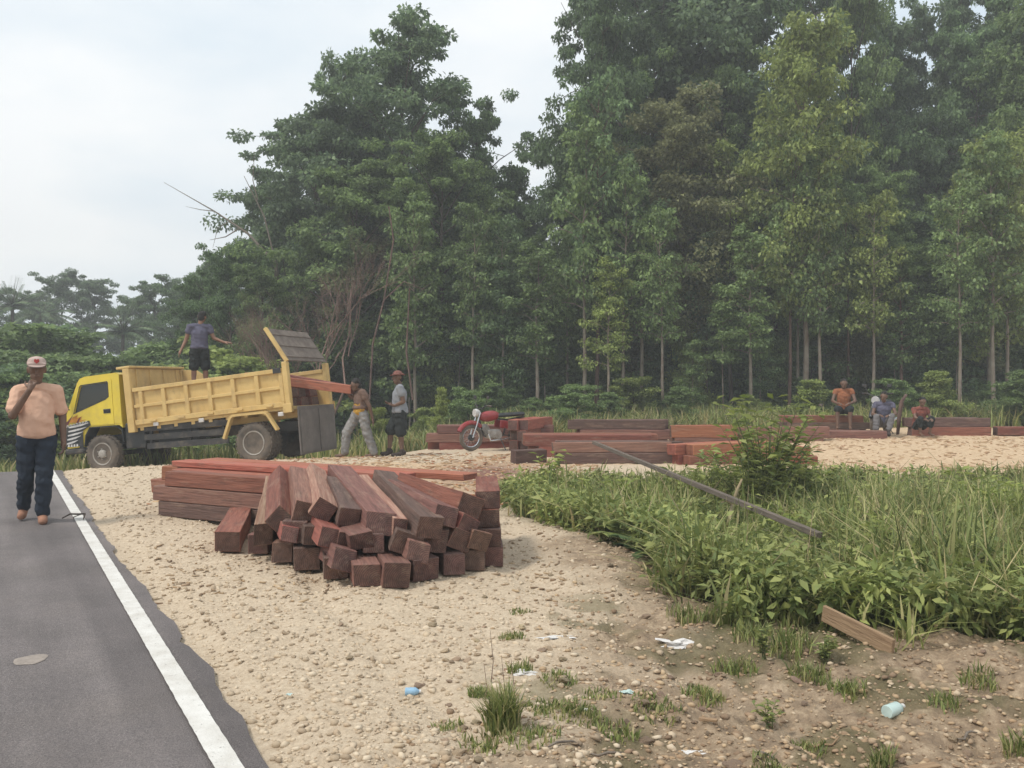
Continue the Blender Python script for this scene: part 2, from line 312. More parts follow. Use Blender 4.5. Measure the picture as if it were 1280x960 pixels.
def ground_h(x, y):
    x = np.asarray(x, float); y = np.asarray(y, float); ro = road_off(x, y)
    off = sstep(0.15, 0.6, ro)
    soil = sstep(-0.1, 1.0, x+0.25-0.13*(y-3.4))*sstep(9.0, 7.0, y)
    rough = (fbm(x*1.3, y*1.3, 3)-0.44)*0.06+(fbm(x*9, y*9, 3)-0.44)*0.055*(1+1.3*soil)+(fbm(x*3.1+9, y*3.1, 3)-0.44)*0.10*soil
    wob = 0.25*np.sin(y*.6)+(fbm(x*.8, y*.8, 2)-.4)*.6; ruts = -0.028*sum(np.exp(-((ro-c_+wob)/.11)**2) for c_ in (1.15, 2.55))*sstep(13, 9, y)*off
    rough = rough+ruts
    return base_h(x, y)+np.where(ro < 0.35, -0.03*sstep(0.5, 0.2, ro)+rough*off, rough*off)
def gh(x, y): return float(ground_h(np.array([x]), np.array([y]))[0])
def lines(segs):
    out = []
    for a, b, st in segs: out += list(np.arange(a, b, st))
    return np.array(out)
def grow(a, b, f): 
    o = []; st = 0.5
    while a < b: a += st; o.append(a); st *= f
    return o
xs = np.array(sorted([-14-g for g in grow(0, 700, 1.3)])+list(lines([(-14, -3.4, 0.13), (-3.4, 4.4, 0.045), (4.4, 14, 0.13)]))+[14+g for g in [0]+grow(0, 700, 1.3)])
ys = np.array([-60, -30, -15, -8, -4, -1, 0.5, 1.5]+list(lines([(2.4, 8.0, 0.04), (8, 21, 0.09), (21, 45, 0.45)]))+[45+g for g in [0]+grow(0, 1200, 1.35)])
X, Y = np.meshgrid(xs, ys); Z = ground_h(X, Y)
nx, ny = len(xs), len(ys); idx = np.arange(nx*ny).reshape(ny, nx)
gm = mesh_np('ground', np.stack([X, Y, Z], -1).reshape(-1, 3), np.stack([idx[:-1, :-1], idx[:-1, 1:], idx[1:, 1:], idx[1:, :-1]], -1).reshape(-1, 4), True)
sdv = poly_sd(X, Y, DITCH)
mk_soil = np.clip(sstep(-0.1, 1.0, X+0.25-0.13*(Y-3.4)+(fbm(X*1.5, Y*1.5)-0.45)*2.4)*sstep(10.5, 8, Y)*0.9, 0, 1)
mk_green = np.clip(sstep(-0.25, 0.4, sdv+(fbm(X*2, Y*2)-0.45)*0.8)+sstep(21.5, 23.5, Y+(fbm(X*.6, Y*.6)-0.45)*4-np.clip(X-4, 0, 6)*0.5)+sstep(20.5, 23.5, -0.5*X+0.866*Y)*sstep(-3, -6, X), 0, 1)
mk_green = np.clip(mk_green+0.65*sstep(.50, .62, fbm(X*2.1+11, Y*2.1+4))*sstep(-.5, .3, X-.1*(Y-3.4))*sstep(7.5, 5.5, Y), 0, 1)
mk_saw = np.clip(sstep(0.45, 0.6, fbm(X*0.5+3, Y*0.9))*sstep(10.5, 12.5, Y)*sstep(-4.5, -2.5, X)+sstep(13.8, 14.6, Y)*sstep(2, 4, X), 0, 1)*(1-mk_green)
mk_red = np.exp(-(((X+0.35)/0.9)**2+((Y-14.2)/1.9)**2))*0.9+np.exp(-(((X+2.3)/0.8)**2+((Y-11.2)/0.7)**2))*0.5
ca = gm.attributes.new('mask', 'FLOAT_COLOR', 'POINT')
ca.data.foreach_set('color', np.stack([mk_soil, mk_green, mk_saw, np.clip(mk_red, 0, 1)], -1).astype(np.float32).ravel())
m = bpy.data.materials.new('ground_mix'); m.use_nodes = True; t = m.node_tree; b = t.nodes['Principled BSDF']; b.inputs['Roughness'].default_value = 0.97; b.inputs['Specular IOR Level'].default_value = 0.15
def tn(t, sc, det=6, ro=0.6):
    n = t.nodes.new('ShaderNodeTexNoise'); n.inputs['Scale'].default_value = sc; n.inputs['Detail'].default_value = det; n.inputs['Roughness'].default_value = ro
    tcn = t.nodes.new('ShaderNodeTexCoord'); t.links.new(tcn.outputs['Object'], n.inputs['Vector']); return n
def ramp(t, src, cols, p0=0.3, p1=0.7):
    r_ = t.nodes.new('ShaderNodeValToRGB'); e = r_.color_ramp.elements
    while len(e) < len(cols): e.new(0.5)
    for i, c in enumerate(cols): e[i].position = p0+(p1-p0)*i/(len(cols)-1); e[i].color = (*c, 1)
    t.links.new(src, r_.inputs['Fac']); return r_.outputs['Color']
def mixc(t, fac, a, b2):
    x_ = t.nodes.new('ShaderNodeMix'); x_.data_type = 'RGBA'; t.links.new(fac, x_.inputs['Factor']); t.links.new(a, x_.inputs['A']); t.links.new(b2, x_.inputs['B']); return x_.outputs['Result']
at = t.nodes.new('ShaderNodeAttribute'); at.attribute_name = 'mask'; sp = t.nodes.new('ShaderNodeSeparateColor'); t.links.new(at.outputs['Color'], sp.inputs[0])
grv = mixc(t, tn(t, 1.1).outputs['Fac'], ramp(t, tn(t, 26, 8, 0.7).outputs['Fac'], [(0.31, 0.235, 0.165), (0.55, 0.435, 0.31), (0.69, 0.58, 0.44)], 0.3, 0.68), ramp(t, tn(t, 38, 8, 0.7).outputs['Fac'], [(0.36, 0.28, 0.20), (0.58, 0.465, 0.335), (0.66, 0.55, 0.415)], 0.3, 0.68))
soil = ramp(t, tn(t, 11, 9, 0.75).outputs['Fac'], [(0.15, 0.105, 0.07), (0.30, 0.215, 0.14), (0.52, 0.40, 0.275)], 0.34, 0.7)
green = ramp(t, tn(t, 9, 7, 0.7).outputs['Fac'], [(0.045, 0.05, 0.02), (0.10, 0.095, 0.04), (0.16, 0.13, 0.07)])
saw = ramp(t, tn(t, 12, 8, 0.7).outputs['Fac'], [(0.42, 0.28, 0.175), (0.60, 0.44, 0.285), (0.66, 0.52, 0.36)])
red = ramp(t, tn(t, 12, 8, 0.7).outputs['Fac'], [(0.14, 0.06, 0.045), (0.27, 0.12, 0.09)])
c = mixc(t, sp.outputs[0], grv, soil); c = mixc(t, sp.outputs[2], c, saw); c = mixc(t, at.outputs['Alpha'], c, red); c = mixc(t, sp.outputs[1], c, green)
t.links.new(c, b.inputs['Base Color'])
bn = t.nodes.new('ShaderNodeBump'); bn.inputs['Strength'].default_value = 0.9; bn.inputs['Distance'].default_value = 0.02
vo = t.nodes.new('ShaderNodeTexVoronoi'); vo.inputs['Scale'].default_value = 42; tcn = t.nodes.new('ShaderNodeTexCoord'); t.links.new(tcn.outputs['Object'], vo.inputs['Vector'])
ad = t.nodes.new('ShaderNodeMath'); ad.operation = 'SUBTRACT'; t.links.new(tn(t, 30, 8, 0.7).outputs['Fac'], ad.inputs[0]); vm = t.nodes.new('ShaderNodeMath'); vm.operation = 'MULTIPLY'; vm.inputs[1].default_value = .35; t.links.new(vo.outputs['Distance'], vm.inputs[0]); t.links.new(vm.outputs[0], ad.inputs[1])
t.links.new(ad.outputs[0], bn.inputs['Height']); t.links.new(bn.outputs['Normal'], b.inputs['Normal'])
ground = tag(link('ground', gm, None, m), kind='structure')

# ------------------------------------------------------------------ road and its white edge line
def road_strip(name, o0, o1, dz, m, s0=-12, s1=30, st=0.12, rag=0.0, seed=0, cross=1, fade=None):
    ss = np.arange(s0, s1, st); V = []; 
    for i, s in enumerate(ss):
        for k in range(cross+1):
            o = o0+(o1-o0)*k/cross
            if rag and k == cross: o += (float(fbm(np.array(s*1.1+seed), np.array(3.3), 3))-0.44)*rag*2.2+(random.random()-0.5)*rag*0.55
            if fade and k in (0, cross): o += (random.random()-0.5)*fade
            p = L0+RD*s+RN*o
            V.append((p.x, p.y, float(base_h(np.array(p.x), np.array(p.y)))+dz-(0.012 if rag and k == cross else 0)))
    n = cross+1; Fc = [(i*n+k, i*n+k+1, (i+1)*n+k+1, (i+1)*n+k) for i in range(len(ss)-1) for k in range(cross)]
    return link(name, mesh_np(name, V, Fc, True), None, m)
road = tag(road_strip('road', -5.2, 0.15, 0.012, M['asphalt'], rag=0.07, cross=14), kind='structure')
# asphalt: streaks, worn patches and pale grit
t = M['asphalt'].node_tree; b = t.nodes['Principled BSDF']; src = b.inputs['Base Color'].links[0].from_socket
g1 = ramp(t, tn(t, 75, 4, 0.7).outputs['Fac'], [(0.0, 0.0, 0.0), (1, 1, 1)], 0.56, 0.68)
gm_ = t.nodes.new('ShaderNodeRGB'); gm_.outputs[0].default_value = (0.25, 0.235, 0.225, 1)
gf = t.nodes.new('ShaderNodeMath'); gf.operation = 'MULTIPLY'; gf.inputs[1].default_value = 0.75; t.links.new(g1, gf.inputs[0])
c2 = mixc(t, gf.outputs[0], src, gm_.outputs[0])
st = tn(t, 0.9, 6, 0.6); 
d2 = ramp(t, st.outputs['Fac'], [(0, 0, 0), (1, 1, 1)], 0.5, 0.75); df = t.nodes.new('ShaderNodeMath'); df.operation = 'MULTIPLY'; df.inputs[1].default_value = 0.5; t.links.new(d2, df.inputs[0])
dc = t.nodes.new('ShaderNodeRGB'); dc.outputs[0].default_value = (0.20, 0.175, 0.16, 1)
t.links.new(mixc(t, df.outputs[0], c2, dc.outputs[0]), b.inputs['Base Color'])
t = M['paint_white'].node_tree; b = t.nodes['Principled BSDF']; src = b.inputs['Base Color'].links[0].from_socket
wr_ = ramp(t, tn(t, 35, 8, 0.75).outputs['Fac'], [(0, 0, 0), (1, 1, 1)], 0.60, 0.68); wc = t.nodes.new('ShaderNodeRGB'); wc.outputs[0].default_value = (0.22, 0.205, 0.19, 1); t.links.new(mixc(t, wr_, src, wc.outputs[0]), b.inputs['Base Color'])
t = M['asphalt'].node_tree; b = t.nodes['Principled BSDF']; src = b.inputs['Base Color'].links[0].from_socket      # tyre polish along the lane and fine cracks
tcn = t.nodes.new('ShaderNodeTexCoord'); mpn = t.nodes.new('ShaderNodeMapping'); mpn.inputs['Rotation'].default_value = (0, 0, -math.atan2(RN.y, RN.x)); mpn2 = t.nodes.new('ShaderNodeMapping'); mpn2.inputs['Scale'].default_value = (1.6, .09, 1)
t.links.new(tcn.outputs['Object'], mpn.inputs['Vector']); t.links.new(mpn.outputs['Vector'], mpn2.inputs['Vector']); ns = t.nodes.new('ShaderNodeTexNoise'); ns.inputs['Scale'].default_value = 1.6; ns.inputs['Detail'].default_value = 5; t.links.new(mpn2.outputs['Vector'], ns.inputs['Vector'])
sm = ramp(t, ns.outputs['Fac'], [(0.62, 0.6, 0.6), (1.25, 1.22, 1.2)], .3, .7); x_ = t.nodes.new('ShaderNodeMix'); x_.data_type = 'RGBA'; x_.blend_type = 'MULTIPLY'; x_.inputs['Factor'].default_value = 1; t.links.new(src, x_.inputs['A']); t.links.new(sm, x_.inputs['B'])
sn = ramp(t, tn(t, 130, 3, 0.6).outputs['Fac'], [(0.7, .7, .7), (1.3, 1.28, 1.26)], .35, .65); x2 = t.nodes.new('ShaderNodeMix'); x2.data_type = 'RGBA'; x2.blend_type = 'MULTIPLY'; x2.inputs['Factor'].default_value = 1; t.links.new(x_.outputs['Result'], x2.inputs['A']); t.links.new(sn, x2.inputs['B']); t.links.new(x2.outputs['Result'], b.inputs['Base Color'])
line = road_strip('road_marking', -0.05, 0.05, 0.0165, M['paint_white'], s0=-10, s1=40, st=0.05, fade=0.003); line.parent = road
print('ground done')

# ------------------------------------------------------------------ gravel, clods, chips (uncountable) and the larger stones
def ico():
    bm = bmesh.new(); bmesh.ops.create_icosphere(bm, subdivisions=1, radius=1); v = np.array([p.co[:] for p in bm.verts]); f = np.array([[q.index for q in p.verts] for p in bm.faces]); bm.free(); return v, f
IV, IF = ico()
def scatter_stones(name, P, S, m, flat=0.6, seed=1):
    rs = np.random.RandomState(seed); n = len(P)
    sc = S[:, None]*rs.uniform(0.6, 1.25, (n, 3)); sc[:, 2] *= flat
    v = IV[None]*sc[:, None]*rs.uniform(0.55, 1.3, (n, len(IV), 1))
    a = rs.uniform(0, 6.28, n); ca_, sa = np.cos(a)[:, None], np.sin(a)[:, None]
    x = v[..., 0]*ca_-v[..., 1]*sa; y = v[..., 0]*sa+v[..., 1]*ca_
    v = np.stack([x, y, v[..., 2]], -1)+P[:, None]
    f = (IF[None]+(np.arange(n)*len(IV))[:, None, None]).reshape(-1, 3)
    return tag(link(name, mesh_np(name, v.reshape(-1, 3), f), None, m), kind='stuff')
def rand_ground(n, fy, cond, seed):
    rs = np.random.RandomState(seed); out = []
    y = fy(rs.rand(n*4)); x = (rs.rand(n*4)-0.5)*1.25*(y+0.4)
    k = cond(x, y); x, y = x[k][:n], y[k][:n]
    return x, y
x, y = rand_ground(22000, lambda u: 3.2+14.5*u**1.9, lambda x, y: (road_off(x, y)+np.random.RandomState(8).exponential(.035, len(x)) > 0.22) & (poly_sd(x, y, DITCH) < 0.05) & (-.5*x+.866*y < 20.5) & ((x < 1.5) | (y < 12)), 5)
S = 0.0035+0.020*np.random.rand(len(x))**4+0.0013*y*np.random.rand(len(x)); P = np.stack([x, y, ground_h(x, y)+S*0.1], -1)
soilm = (x+0.25-0.13*(y-3.4)+np.random.uniform(-.7, .7, len(x)) > 0.4)
g_ = scatter_stones('gravel', P[~soilm], S[~soilm], M['gravel']); tag(g_, 'pale tan gravel spread over the roadside', 'gravel')
g_ = scatter_stones('rubble', P[soilm], S[soilm]*0.95, M['clods'], 0.55, 2); tag(g_, 'brown stony rubble and clods over the disturbed soil', 'rubble')
stone_me = []
for k in range(6):
    rs = np.random.RandomState(50+k); bm = bmesh.new(); bmesh.ops.create_icosphere(bm, subdivisions=2, radius=1)
    for v in bm.verts:
        v.co *= 0.8+0.45*noise.noise(v.co*1.3+Vector((k*7, 0, 0))); v.co.z *= 0.6
    stone_me.append((bm_mesh('stone', bm, True, 40)))
for k in range(190):
    if k < 130: px, py = random.uniform(520, 1270), random.uniform(700, 955)
    else: px, py = random.uniform(330, 900), random.uniform(690, 955)
    p = gp(px, py)
    if poly_sd(p.x, p.y, DITCH) > 0 or road_off(p.x, p.y) < 0.4: continue
    s = random.uniform(0.012, 0.03)*(1.25 if random.random() < 0.15 else 0.9)
    o = link('stone', random.choice(stone_me), ground)
    if not o.data.materials: o.data.materials.append(M['stone'])
    o.location = (p.x, p.y, gh(p.x, p.y)+s*0.2); o.scale = (s*random.uniform(.8, 1.5), s, s*random.uniform(.7, 1.1)); o.rotation_euler = (random.uniform(-.3, .3), random.uniform(-.3, .3), random.uniform(0, 6))
    if p.x > 0.5: o.material_slots[0].link = 'OBJECT'; o.material_slots[0].material = M['stone_dark']
# sawdust and wood chips by the stacks
def scatter_chips(name, n, fx, fy, seed, m, size=0.05):
    rs = np.random.RandomState(seed); x = fx(rs.rand(n)); y = fy(rs.rand(n)); V = []; Fc = []
    z = ground_h(x, y)
    for i in range(n):
        a = rs.uniform(0, 6.28); l = size*rs.uniform(.4, 1.8); w_ = size*rs.uniform(.12, .4); d = Vector((math.cos(a), math.sin(a), rs.uniform(-.15, .25))); s = Vector((-math.sin(a), math.cos(a), rs.uniform(-.3, .3)))
        c = Vector((x[i], y[i], z[i]+0.012)); b0 = len(V)
        for q in (c-d*l-s*w_, c+d*l-s*w_*.7, c+d*l+s*w_, c-d*l+s*w_): V.append(q)
        for q in V[b0:b0+4]: V.append(q-Vector((0, 0, 0.01)))
        Fc += [(b0, b0+1, b0+2, b0+3), (b0+4, b0+7, b0+6, b0+5), (b0, b0+4, b0+5, b0+1), (b0+1, b0+5, b0+6, b0+2), (b0+2, b0+6, b0+7, b0+3), (b0+3, b0+7, b0+4, b0)]
    return tag(link(name, mesh_np(name, V, Fc), None, m), kind='stuff')
o = scatter_chips('wood_chips', 1500, lambda u: -4.5+6.0*u, lambda u: 10.6+7.5*u, 3, M['chips'], 0.055); tag(o, 'orange and tan wood chips strewn between timber pile and truck', 'wood chips')
o = scatter_chips('bark_chips', 260, lambda u: -3.2+3.6*u, lambda u: 6.0+2.0*u, 14, M['clods'], 0.022); tag(o, 'small splinters and bark around the foot of the front pile', 'wood chips')
o = scatter_chips('sawdust_chips', 1500, lambda u: 3.2+10*u, lambda u: 14.4+6*u, 4, M['chips_pale'], 0.05); tag(o, 'wood chips scattered over the pale sawdust bank', 'wood chips')
print('scatter done')

# ------------------------------------------------------------------ timbers
MN = dict(timber_fresh='orange-red', timber_red='reddish', timber_brown='brown', timber_dark='dark', timber_pale='pale')
def timber(A, B, w_, h_, m, label, group=None, roll=0.0, em='timber_end', name='timber', cat='timber', bev=0.008, cuts=0, skew=0.08):
    A = Vector(A); B = Vector(B); d = B-A; Ln = d.length; u = d.normalized()
    side = Vector((0, 0, 1)).cross(u).normalized(); up = u.cross(side)
    rot = Matrix((u, side, up)).transposed() @ Matrix.Rotation(roll, 3, 'X')
    bm = bmesh.new(); box(bm, (0, 0, 0), (Ln, w_, h_), None, bev)
    if cuts: bmesh.ops.subdivide_edges(bm, edges=[e for e in bm.edges if abs(e.verts[0].co.x-e.verts[1].co.x) > Ln*.6], cuts=cuts, use_grid_fill=False)
    k1, k2 = random.uniform(-skew, skew), random.uniform(-skew, skew)
    for v in bm.verts:                                   # sawn by chainsaw: ends not square, faces a little uneven
        sx = 1 if v.co.x > 0 else -1
        if abs(v.co.x) > Ln*.45: v.co.x += v.co.y*k1+v.co.z*k2
        v.co.x += sx*0.02*noise.noise(Vector((v.co.y*9+A.x*5, v.co.z*9, A.y*3+sx)))
        v.co.y += w_*.05*noise.noise(Vector((v.co.x*2.3, A.x*7, v.co.z*14))); v.co.z += h_*.05*noise.noise(Vector((v.co.x*2.3+5, A.y*7, v.co.y*14)))
    me = bm_mesh(name, bm); me.materials.append(M[m]); me.materials.append(M[em])
    for p in me.polygons:
        if abs(p.normal.x) > 0.8: p.material_index = 1
    o = link(name, me); o.matrix_world = Matrix.Translation((A+B)/2) @ rot.to_4x4()
    tag(o, label, cat, group); return o
LB = 'weathered brown squared timber with dark sawn end in the jumbled front pile'
LD = 'dark squared timber in the {l} layer of the jumbled front pile'
GF = 'timbers of the jumbled front pile'
def ft(px, py, Y, bx, by, bY, m, w_=0.2, h_=0.19, roll=0, label=LB, em='timber_end', ext=0.0):
    A = pt(px, py, Y); B = pt(bx, by, bY)
    if ext: B = B+(B-A).normalized()*ext
    return timber(A, B, w_, h_, m, label, GF, roll, em, cuts=4, skew=.3, bev=.004)
def fb(px, z, Y, dx, dy, Ln, m, w_=0.2, h_=0.18, roll=0, label=LD, em='timber_end', dz=0.0):
    if label == LD: Y += random.uniform(-.13, .10)*(1 if z > .2 else .5); dx += random.uniform(-.22, .22); w_ *= random.uniform(.8, 1.12); h_ *= random.uniform(.84, 1.0) if z < .2 else random.uniform(.8, 1.1); roll += random.uniform(-.22, .22)*(z > .2)
    A = Vector(((px-640)/F*Y, Y, z)); d = Vector((dx, dy, 0)).normalized()*Ln; return timber(A, A+d+Vector((0, 0, dz)), w_, h_, m, label.replace('{l}', 'lowest' if z < .2 else 'second'), GF, roll, em, cuts=4, skew=.2, bev=.004)
# lowest layer on the gravel
fb(284, .093, 7.72, -.22, 1, 1.5, 'timber_red', .215, .18, label='short reddish timber block lying apart at the left of the front pile')
fb(322, .093, 7.55, -.10, 1, 1.4, 'timber_brown', .20, .18)
fb(352, .092, 7.22, -.2, 1, 1.5, 'timber_brown')
fb(384, .092, 6.95, -.25, 1, 1.7, 'timber_dark')
fb(420, .092, 6.68, -.25, 1, 1.9, 'timber_dark')
fb(459, .09, 6.38, -.28, 1, 2.0, 'timber_brown', .195, .165, label='brown timber whose sawn end rests on the gravel at the front pile')
fb(496, .095, 6.36, -.30, 1, 2.0, 'timber_brown', .20, .185, .1, label='brown timber whose sawn end rests on the gravel at the front pile')
fb(533, .092, 6.62, -.30, 1, 1.7, 'timber_dark')
fb(568, .088, 6.80, -.22, 1, 1.4, 'timber_dark', .2, .165)
fb(592, .085, 6.95, -.1, 1, 1.2, 'timber_dark', .17, .165)
fb(613, .085, 7.08, -.05, 1, 1.2, 'timber_dark', .205, .16, label='dark lowest timber of the squared-off column at the right end of the front pile')
# second layer
fb(368, .285, 7.15, -.30, 1, 1.5, 'timber_dark', .2, .18, .15)
fb(398, .28, 6.98, -.32, 1, 1.6, 'timber_dark', .2, .18, -.1)
fb(436, .275, 6.72, -.34, 1, 1.8, 'timber_brown', .2, .17, .35)
fb(467, .27, 6.62, -.36, 1, 1.8, 'timber_dark', .19, .17)
fb(508, .275, 6.62, -.38, 1, 1.8, 'timber_dark', .2, .18, .2)
fb(543, .27, 6.75, -.36, 1, 1.6, 'timber_dark', .2, .17)
fb(577, .255, 6.88, -.45, 1, 1.4, 'timber_brown', .2, .16, .45, label='brown timber rolled on its edge at the right of the front pile')
fb(611, .24, 7.06, -.05, 1, 1.2, 'timber_dark', .20, .145, label='second timber up in the squared-off column at the right of the front pile')
fb(609, .388, 7.10, -.04, 1, 1.2, 'timber_red', .20, .145, label='third timber up in the squared-off column at the right of the front pile')
fb(610, .535, 7.12, -.04, 1, 1.1, 'timber_red', .195, .145, label='topmost reddish timber of the squared-off column at the right of the front pile')
fb(557, .405, 6.80, -.5, 1, 1.1, 'timber_brown', .15, .14, .3)
# leaning timbers on top
ft(329, 668, 7.35, 342, 606, 8.9, 'timber_pale', .15, .19, .05, 'timber with a pale whitish sawn face leaning at the left of the front pile')
ft(351, 651, 7.2, 351, 597, 8.85, 'timber_red', .19, .19, .72, 'pinkish brown timber balanced on its corner edge atop the front pile')
ft(383, 641, 7.12, 372, 594, 8.85, 'timber_brown', .2, .18, .25)
ft(404, 638, 7.02, 392, 592, 8.85, 'timber_pale', .17, .17, .55, 'brown timber with pale bark edge leaning atop the front pile')
ft(437, 647, 6.9, 418, 606, 8.3, 'timber_dark', .17, .15, .2)
ft(476, 655, 6.74, 424, 593, 8.9, 'timber_brown', .225, .17, .1, 'broad pinkish brown timber sloping down the middle of the front pile')
ft(500, 660, 6.72, 452, 603, 8.6, 'timber_pale', .11, .15, .1, 'narrow timber with pale edge beside the broad sloping one on the front pile')
ft(537, 660, 6.66, 478, 599, 8.5, 'timber_dark', .205, .17, .18, 'broad dark grey timber sloping across the top of the front pile')
ft(588, 634, 6.98, 508, 606, 8.2, 'timber_red', .20, .18, .35, 'reddish timber with square sawn end on the right shoulder of the front pile')
ft(585, 659, 6.92, 506, 628, 7.95, 'timber_red', .2, .17, .5)
# odd ends wedged between the others
ft(362, 668, 7.0, 350, 640, 8.0, 'timber_red', .13, .12, .2, 'short reddish wedge of timber stuck between the leaning ones')
ft(412, 672, 6.72, 380, 640, 7.9, 'timber_red', .16, .15, .3, 'red timber standing on its corner in the middle of the front pile')
ft(452, 676, 6.62, 410, 640, 7.8, 'timber_brown', .17, .13, -.2, 'brown slab tilted in the middle of the front pile')
ft(523, 690, 6.55, 480, 650, 7.7, 'timber_brown', .17, .14, .3, 'brown timber tipped on edge low at the right of the front pile')
ft(558, 645, 6.82, 495, 612, 8.0, 'timber_brown', .18, .15, .3, 'brown timber sloping beside the dark grey one on the front pile')
ft(430, 700, 6.5, 400, 676, 7.6, 'timber_brown', .17, .16, .3, 'brown timber leaning on its corner at the foot of the front pile')
ft(600, 676, 6.92, 560, 655, 7.9, 'timber_brown', .17, .15, .3, 'brown timber poking out next to the squared-off column')
# rear stack: timbers laid along its length, left ends staggered
U = Vector((0.885, -0.465, 0)); Vv = Vector((0.465, 0.885, 0)); O = Vector((-3.82, 9.84, 0)); GR = 'timbers of the rear stack'
LR = 'long {m} timber, {l} layer, {r} row of the stack behind the front pile'
for k in range(3):
    for j in range(4):
        sh = [0.0, -0.05, -0.55, -0.45][j]+[0.0, -0.08, 0.02][k]*(1 if j else 1.0)+random.uniform(-.06, .06)
        Ln = 2.85+random.uniform(-.1, .35) if k < 2 else 3.0+random.uniform(-.1, .5)
        A = O+U*sh+Vv*(0.225*j)+Vector((0, 0, 0.085+0.166*k)); m_ = ['timber_brown', 'timber_red', 'timber_fresh'][k] if j else ['timber_dark', 'timber_brown', 'timber_red'][k]
        timber(A, A+U*Ln, 0.205, 0.16, m_, LR.replace('{m}', MN[m_]).replace('{l}', ['bottom', 'middle', 'top'][k]).replace('{r}', ['front', 'second', 'third', 'back'][j]), GR, random.uniform(-.03, .03), 'timber_end')
for j, (sh, Ln, m_) in enumerate([(-.25, 3.2, 'timber_fresh'), (-.12, 3.6, 'timber_fresh')]):
    A = O+U*sh+Vv*(0.4+0.3*j)+Vector((0, 0, 0.085+0.166*3-0.045)); timber(A, A+U*Ln, 0.26, 0.065, m_, 'thin bright orange-red plank lying on top of the stack behind the front pile', GR, 0, 'timber_end_fresh')
for sx, (dz, m_) in enumerate([(0.085, 'timber_dark'), (0.255, 'timber_brown'), (0.42, 'timber_brown')]):
    A = O+U*(-0.42+0.1*(1-sx % 2))+Vv*1.08+Vector((0, 0, dz)); timber(A, A+U*1.9, 0.2, 0.16, m_, 'dark timber at the far side of the stack behind the front pile', GR, 0, 'timber_dark')
# stacks on the far side of the ditch
def stack(x, y, ang, L_, rows, levels, mats, label, group, w_=0.21, h_=0.19, jit=0.1, em='timber_end'):
    u = Vector((math.cos(ang), math.sin(ang), 0)); v = Vector((-u.y, u.x, 0)); z0 = min(gh(x, y), gh(x+u.x*L_, y+u.y*L_), gh(x+u.x*L_/2, y+u.y*L_/2))+0.005
    for k in range(levels):
        for j in range(rows):
            A = Vector((x, y, z0+h_*(k+0.5)))+u*random.uniform(-jit, jit)*1.6+v*(w_*1.1*j); yj = random.uniform(-.045, .045) if jit > .05 else 0; u2 = u+v*yj
            lb = label+(f", {['bottom', 'middle', 'top'][k+(3-levels if k == levels-1 and levels > 1 else 0)]} layer" if levels > 1 else '')+(f", {['near', 'middle', 'far'][j+(3-rows if j == rows-1 and rows > 1 else 0)]} row" if rows > 1 else '')
            timber(A, A+u2*(L_+random.uniform(-jit, jit)*1.6), w_*random.uniform(.9, 1.03), h_*0.985, random.choice(mats[min(k, len(mats)-1)]), lb, group, random.uniform(-.04, .04), em, cuts=2)
stack(0.82, 15.9, 0.03, 2.15, 3, 2, [['timber_dark'], ['timber_dark', 'timber_brown']], 'dark timber of the low stack under the grey pole', 'timbers of the low dark stack by the ditch')
stack(0.35, 17.3, 0.02, 2.6, 3, 2, [['timber_red'], ['timber_fresh', 'timber_red']], 'red timber of the stack behind the low dark one', 'timbers of the red stack behind the dark one', h_=0.22)
stack(1.35, 19.4, 0.0, 2.0, 2, 3, [['timber_dark'], ['timber_brown'], ['timber_dark']], 'dark timber of the tall stack below the pale trunks', 'timbers of the tall dark stack below the trunks', h_=0.21)
stack(0.02, 15.95, 0.35, 0.62, 1, 1, [['timber_dark']], 'short dark timber offcut at the edge of the grass by the red sawdust', None, w_=0.28, h_=0.24, jit=0.01)
stack(0.25, 18.6, 1.25, 1.8, 2, 3, [['timber_red'], ['timber_red'], ['timber_fresh']], 'red timber of the stack behind the motorbike seat', 'timbers of the stack behind the motorbike seat', h_=0.22)
stack(3.05, 15.5, 0.5, 1.9, 2, 2, [['timber_red'], ['timber_fresh']], 'fresh orange timber fanned out toward the leafy shrub', 'fresh timbers left of the leafy shrub', em='timber_end_fresh')
stack(3.45, 19.0, 0.0, 1.35, 2, 2, [['timber_brown'], ['timber_fresh']], 'timber of the orange-topped stack behind the leafy shrub', 'timbers of the stack behind the leafy shrub', h_=0.26)
stack(4.9, 19.3, 0.03, 2.0, 2, 2, [['timber_brown'], ['timber_brown']], 'brown timber of the stack between shrub and sitting men', 'timbers of the low stack by the sitting men', h_=0.2)
stack(4.3, 15.9, -0.12, 1.05, 2, 2, [['timber_fresh'], ['timber_fresh']], 'fresh orange timber in the small stack beside the shrub', 'fresh timbers right of the leafy shrub', h_=0.16, em='timber_end_fresh')
stack(6.45, 21.0, 0.02, 1.8, 2, 3, [['timber_brown'], ['timber_dark'], ['timber_red']], 'timber of the stack under the man in orange', 'timbers of the stack under the man in orange', h_=0.16)
stack(6.2, 19.9, -0.05, 2.0, 2, 1, [['timber_brown']], 'low brown timber in front of the sitting men', 'timbers lying in front of the sitting men', h_=0.2)
stack(9.35, 20.6, 0.03, 1.75, 2, 2, [['timber_red'], ['timber_dark']], 'long timber of the stack beyond the sitting men', 'timbers of the stack beyond the sitting men', h_=0.21, w_=0.26)
stack(11.3, 20.7, 0.0, 2.2, 2, 1, [['timber_red']], 'low red timber at the end of the sawdust bank', 'low red timbers at the end of the sawdust bank', h_=0.2)
stack(-1.75, 19.6, 0.03, 2.6, 2, 3, [['timber_red'], ['timber_brown'], ['timber_brown']], 'brown timber of the stack behind the red motorbike', 'timbers of the stack behind the red motorbike', h_=0.185)
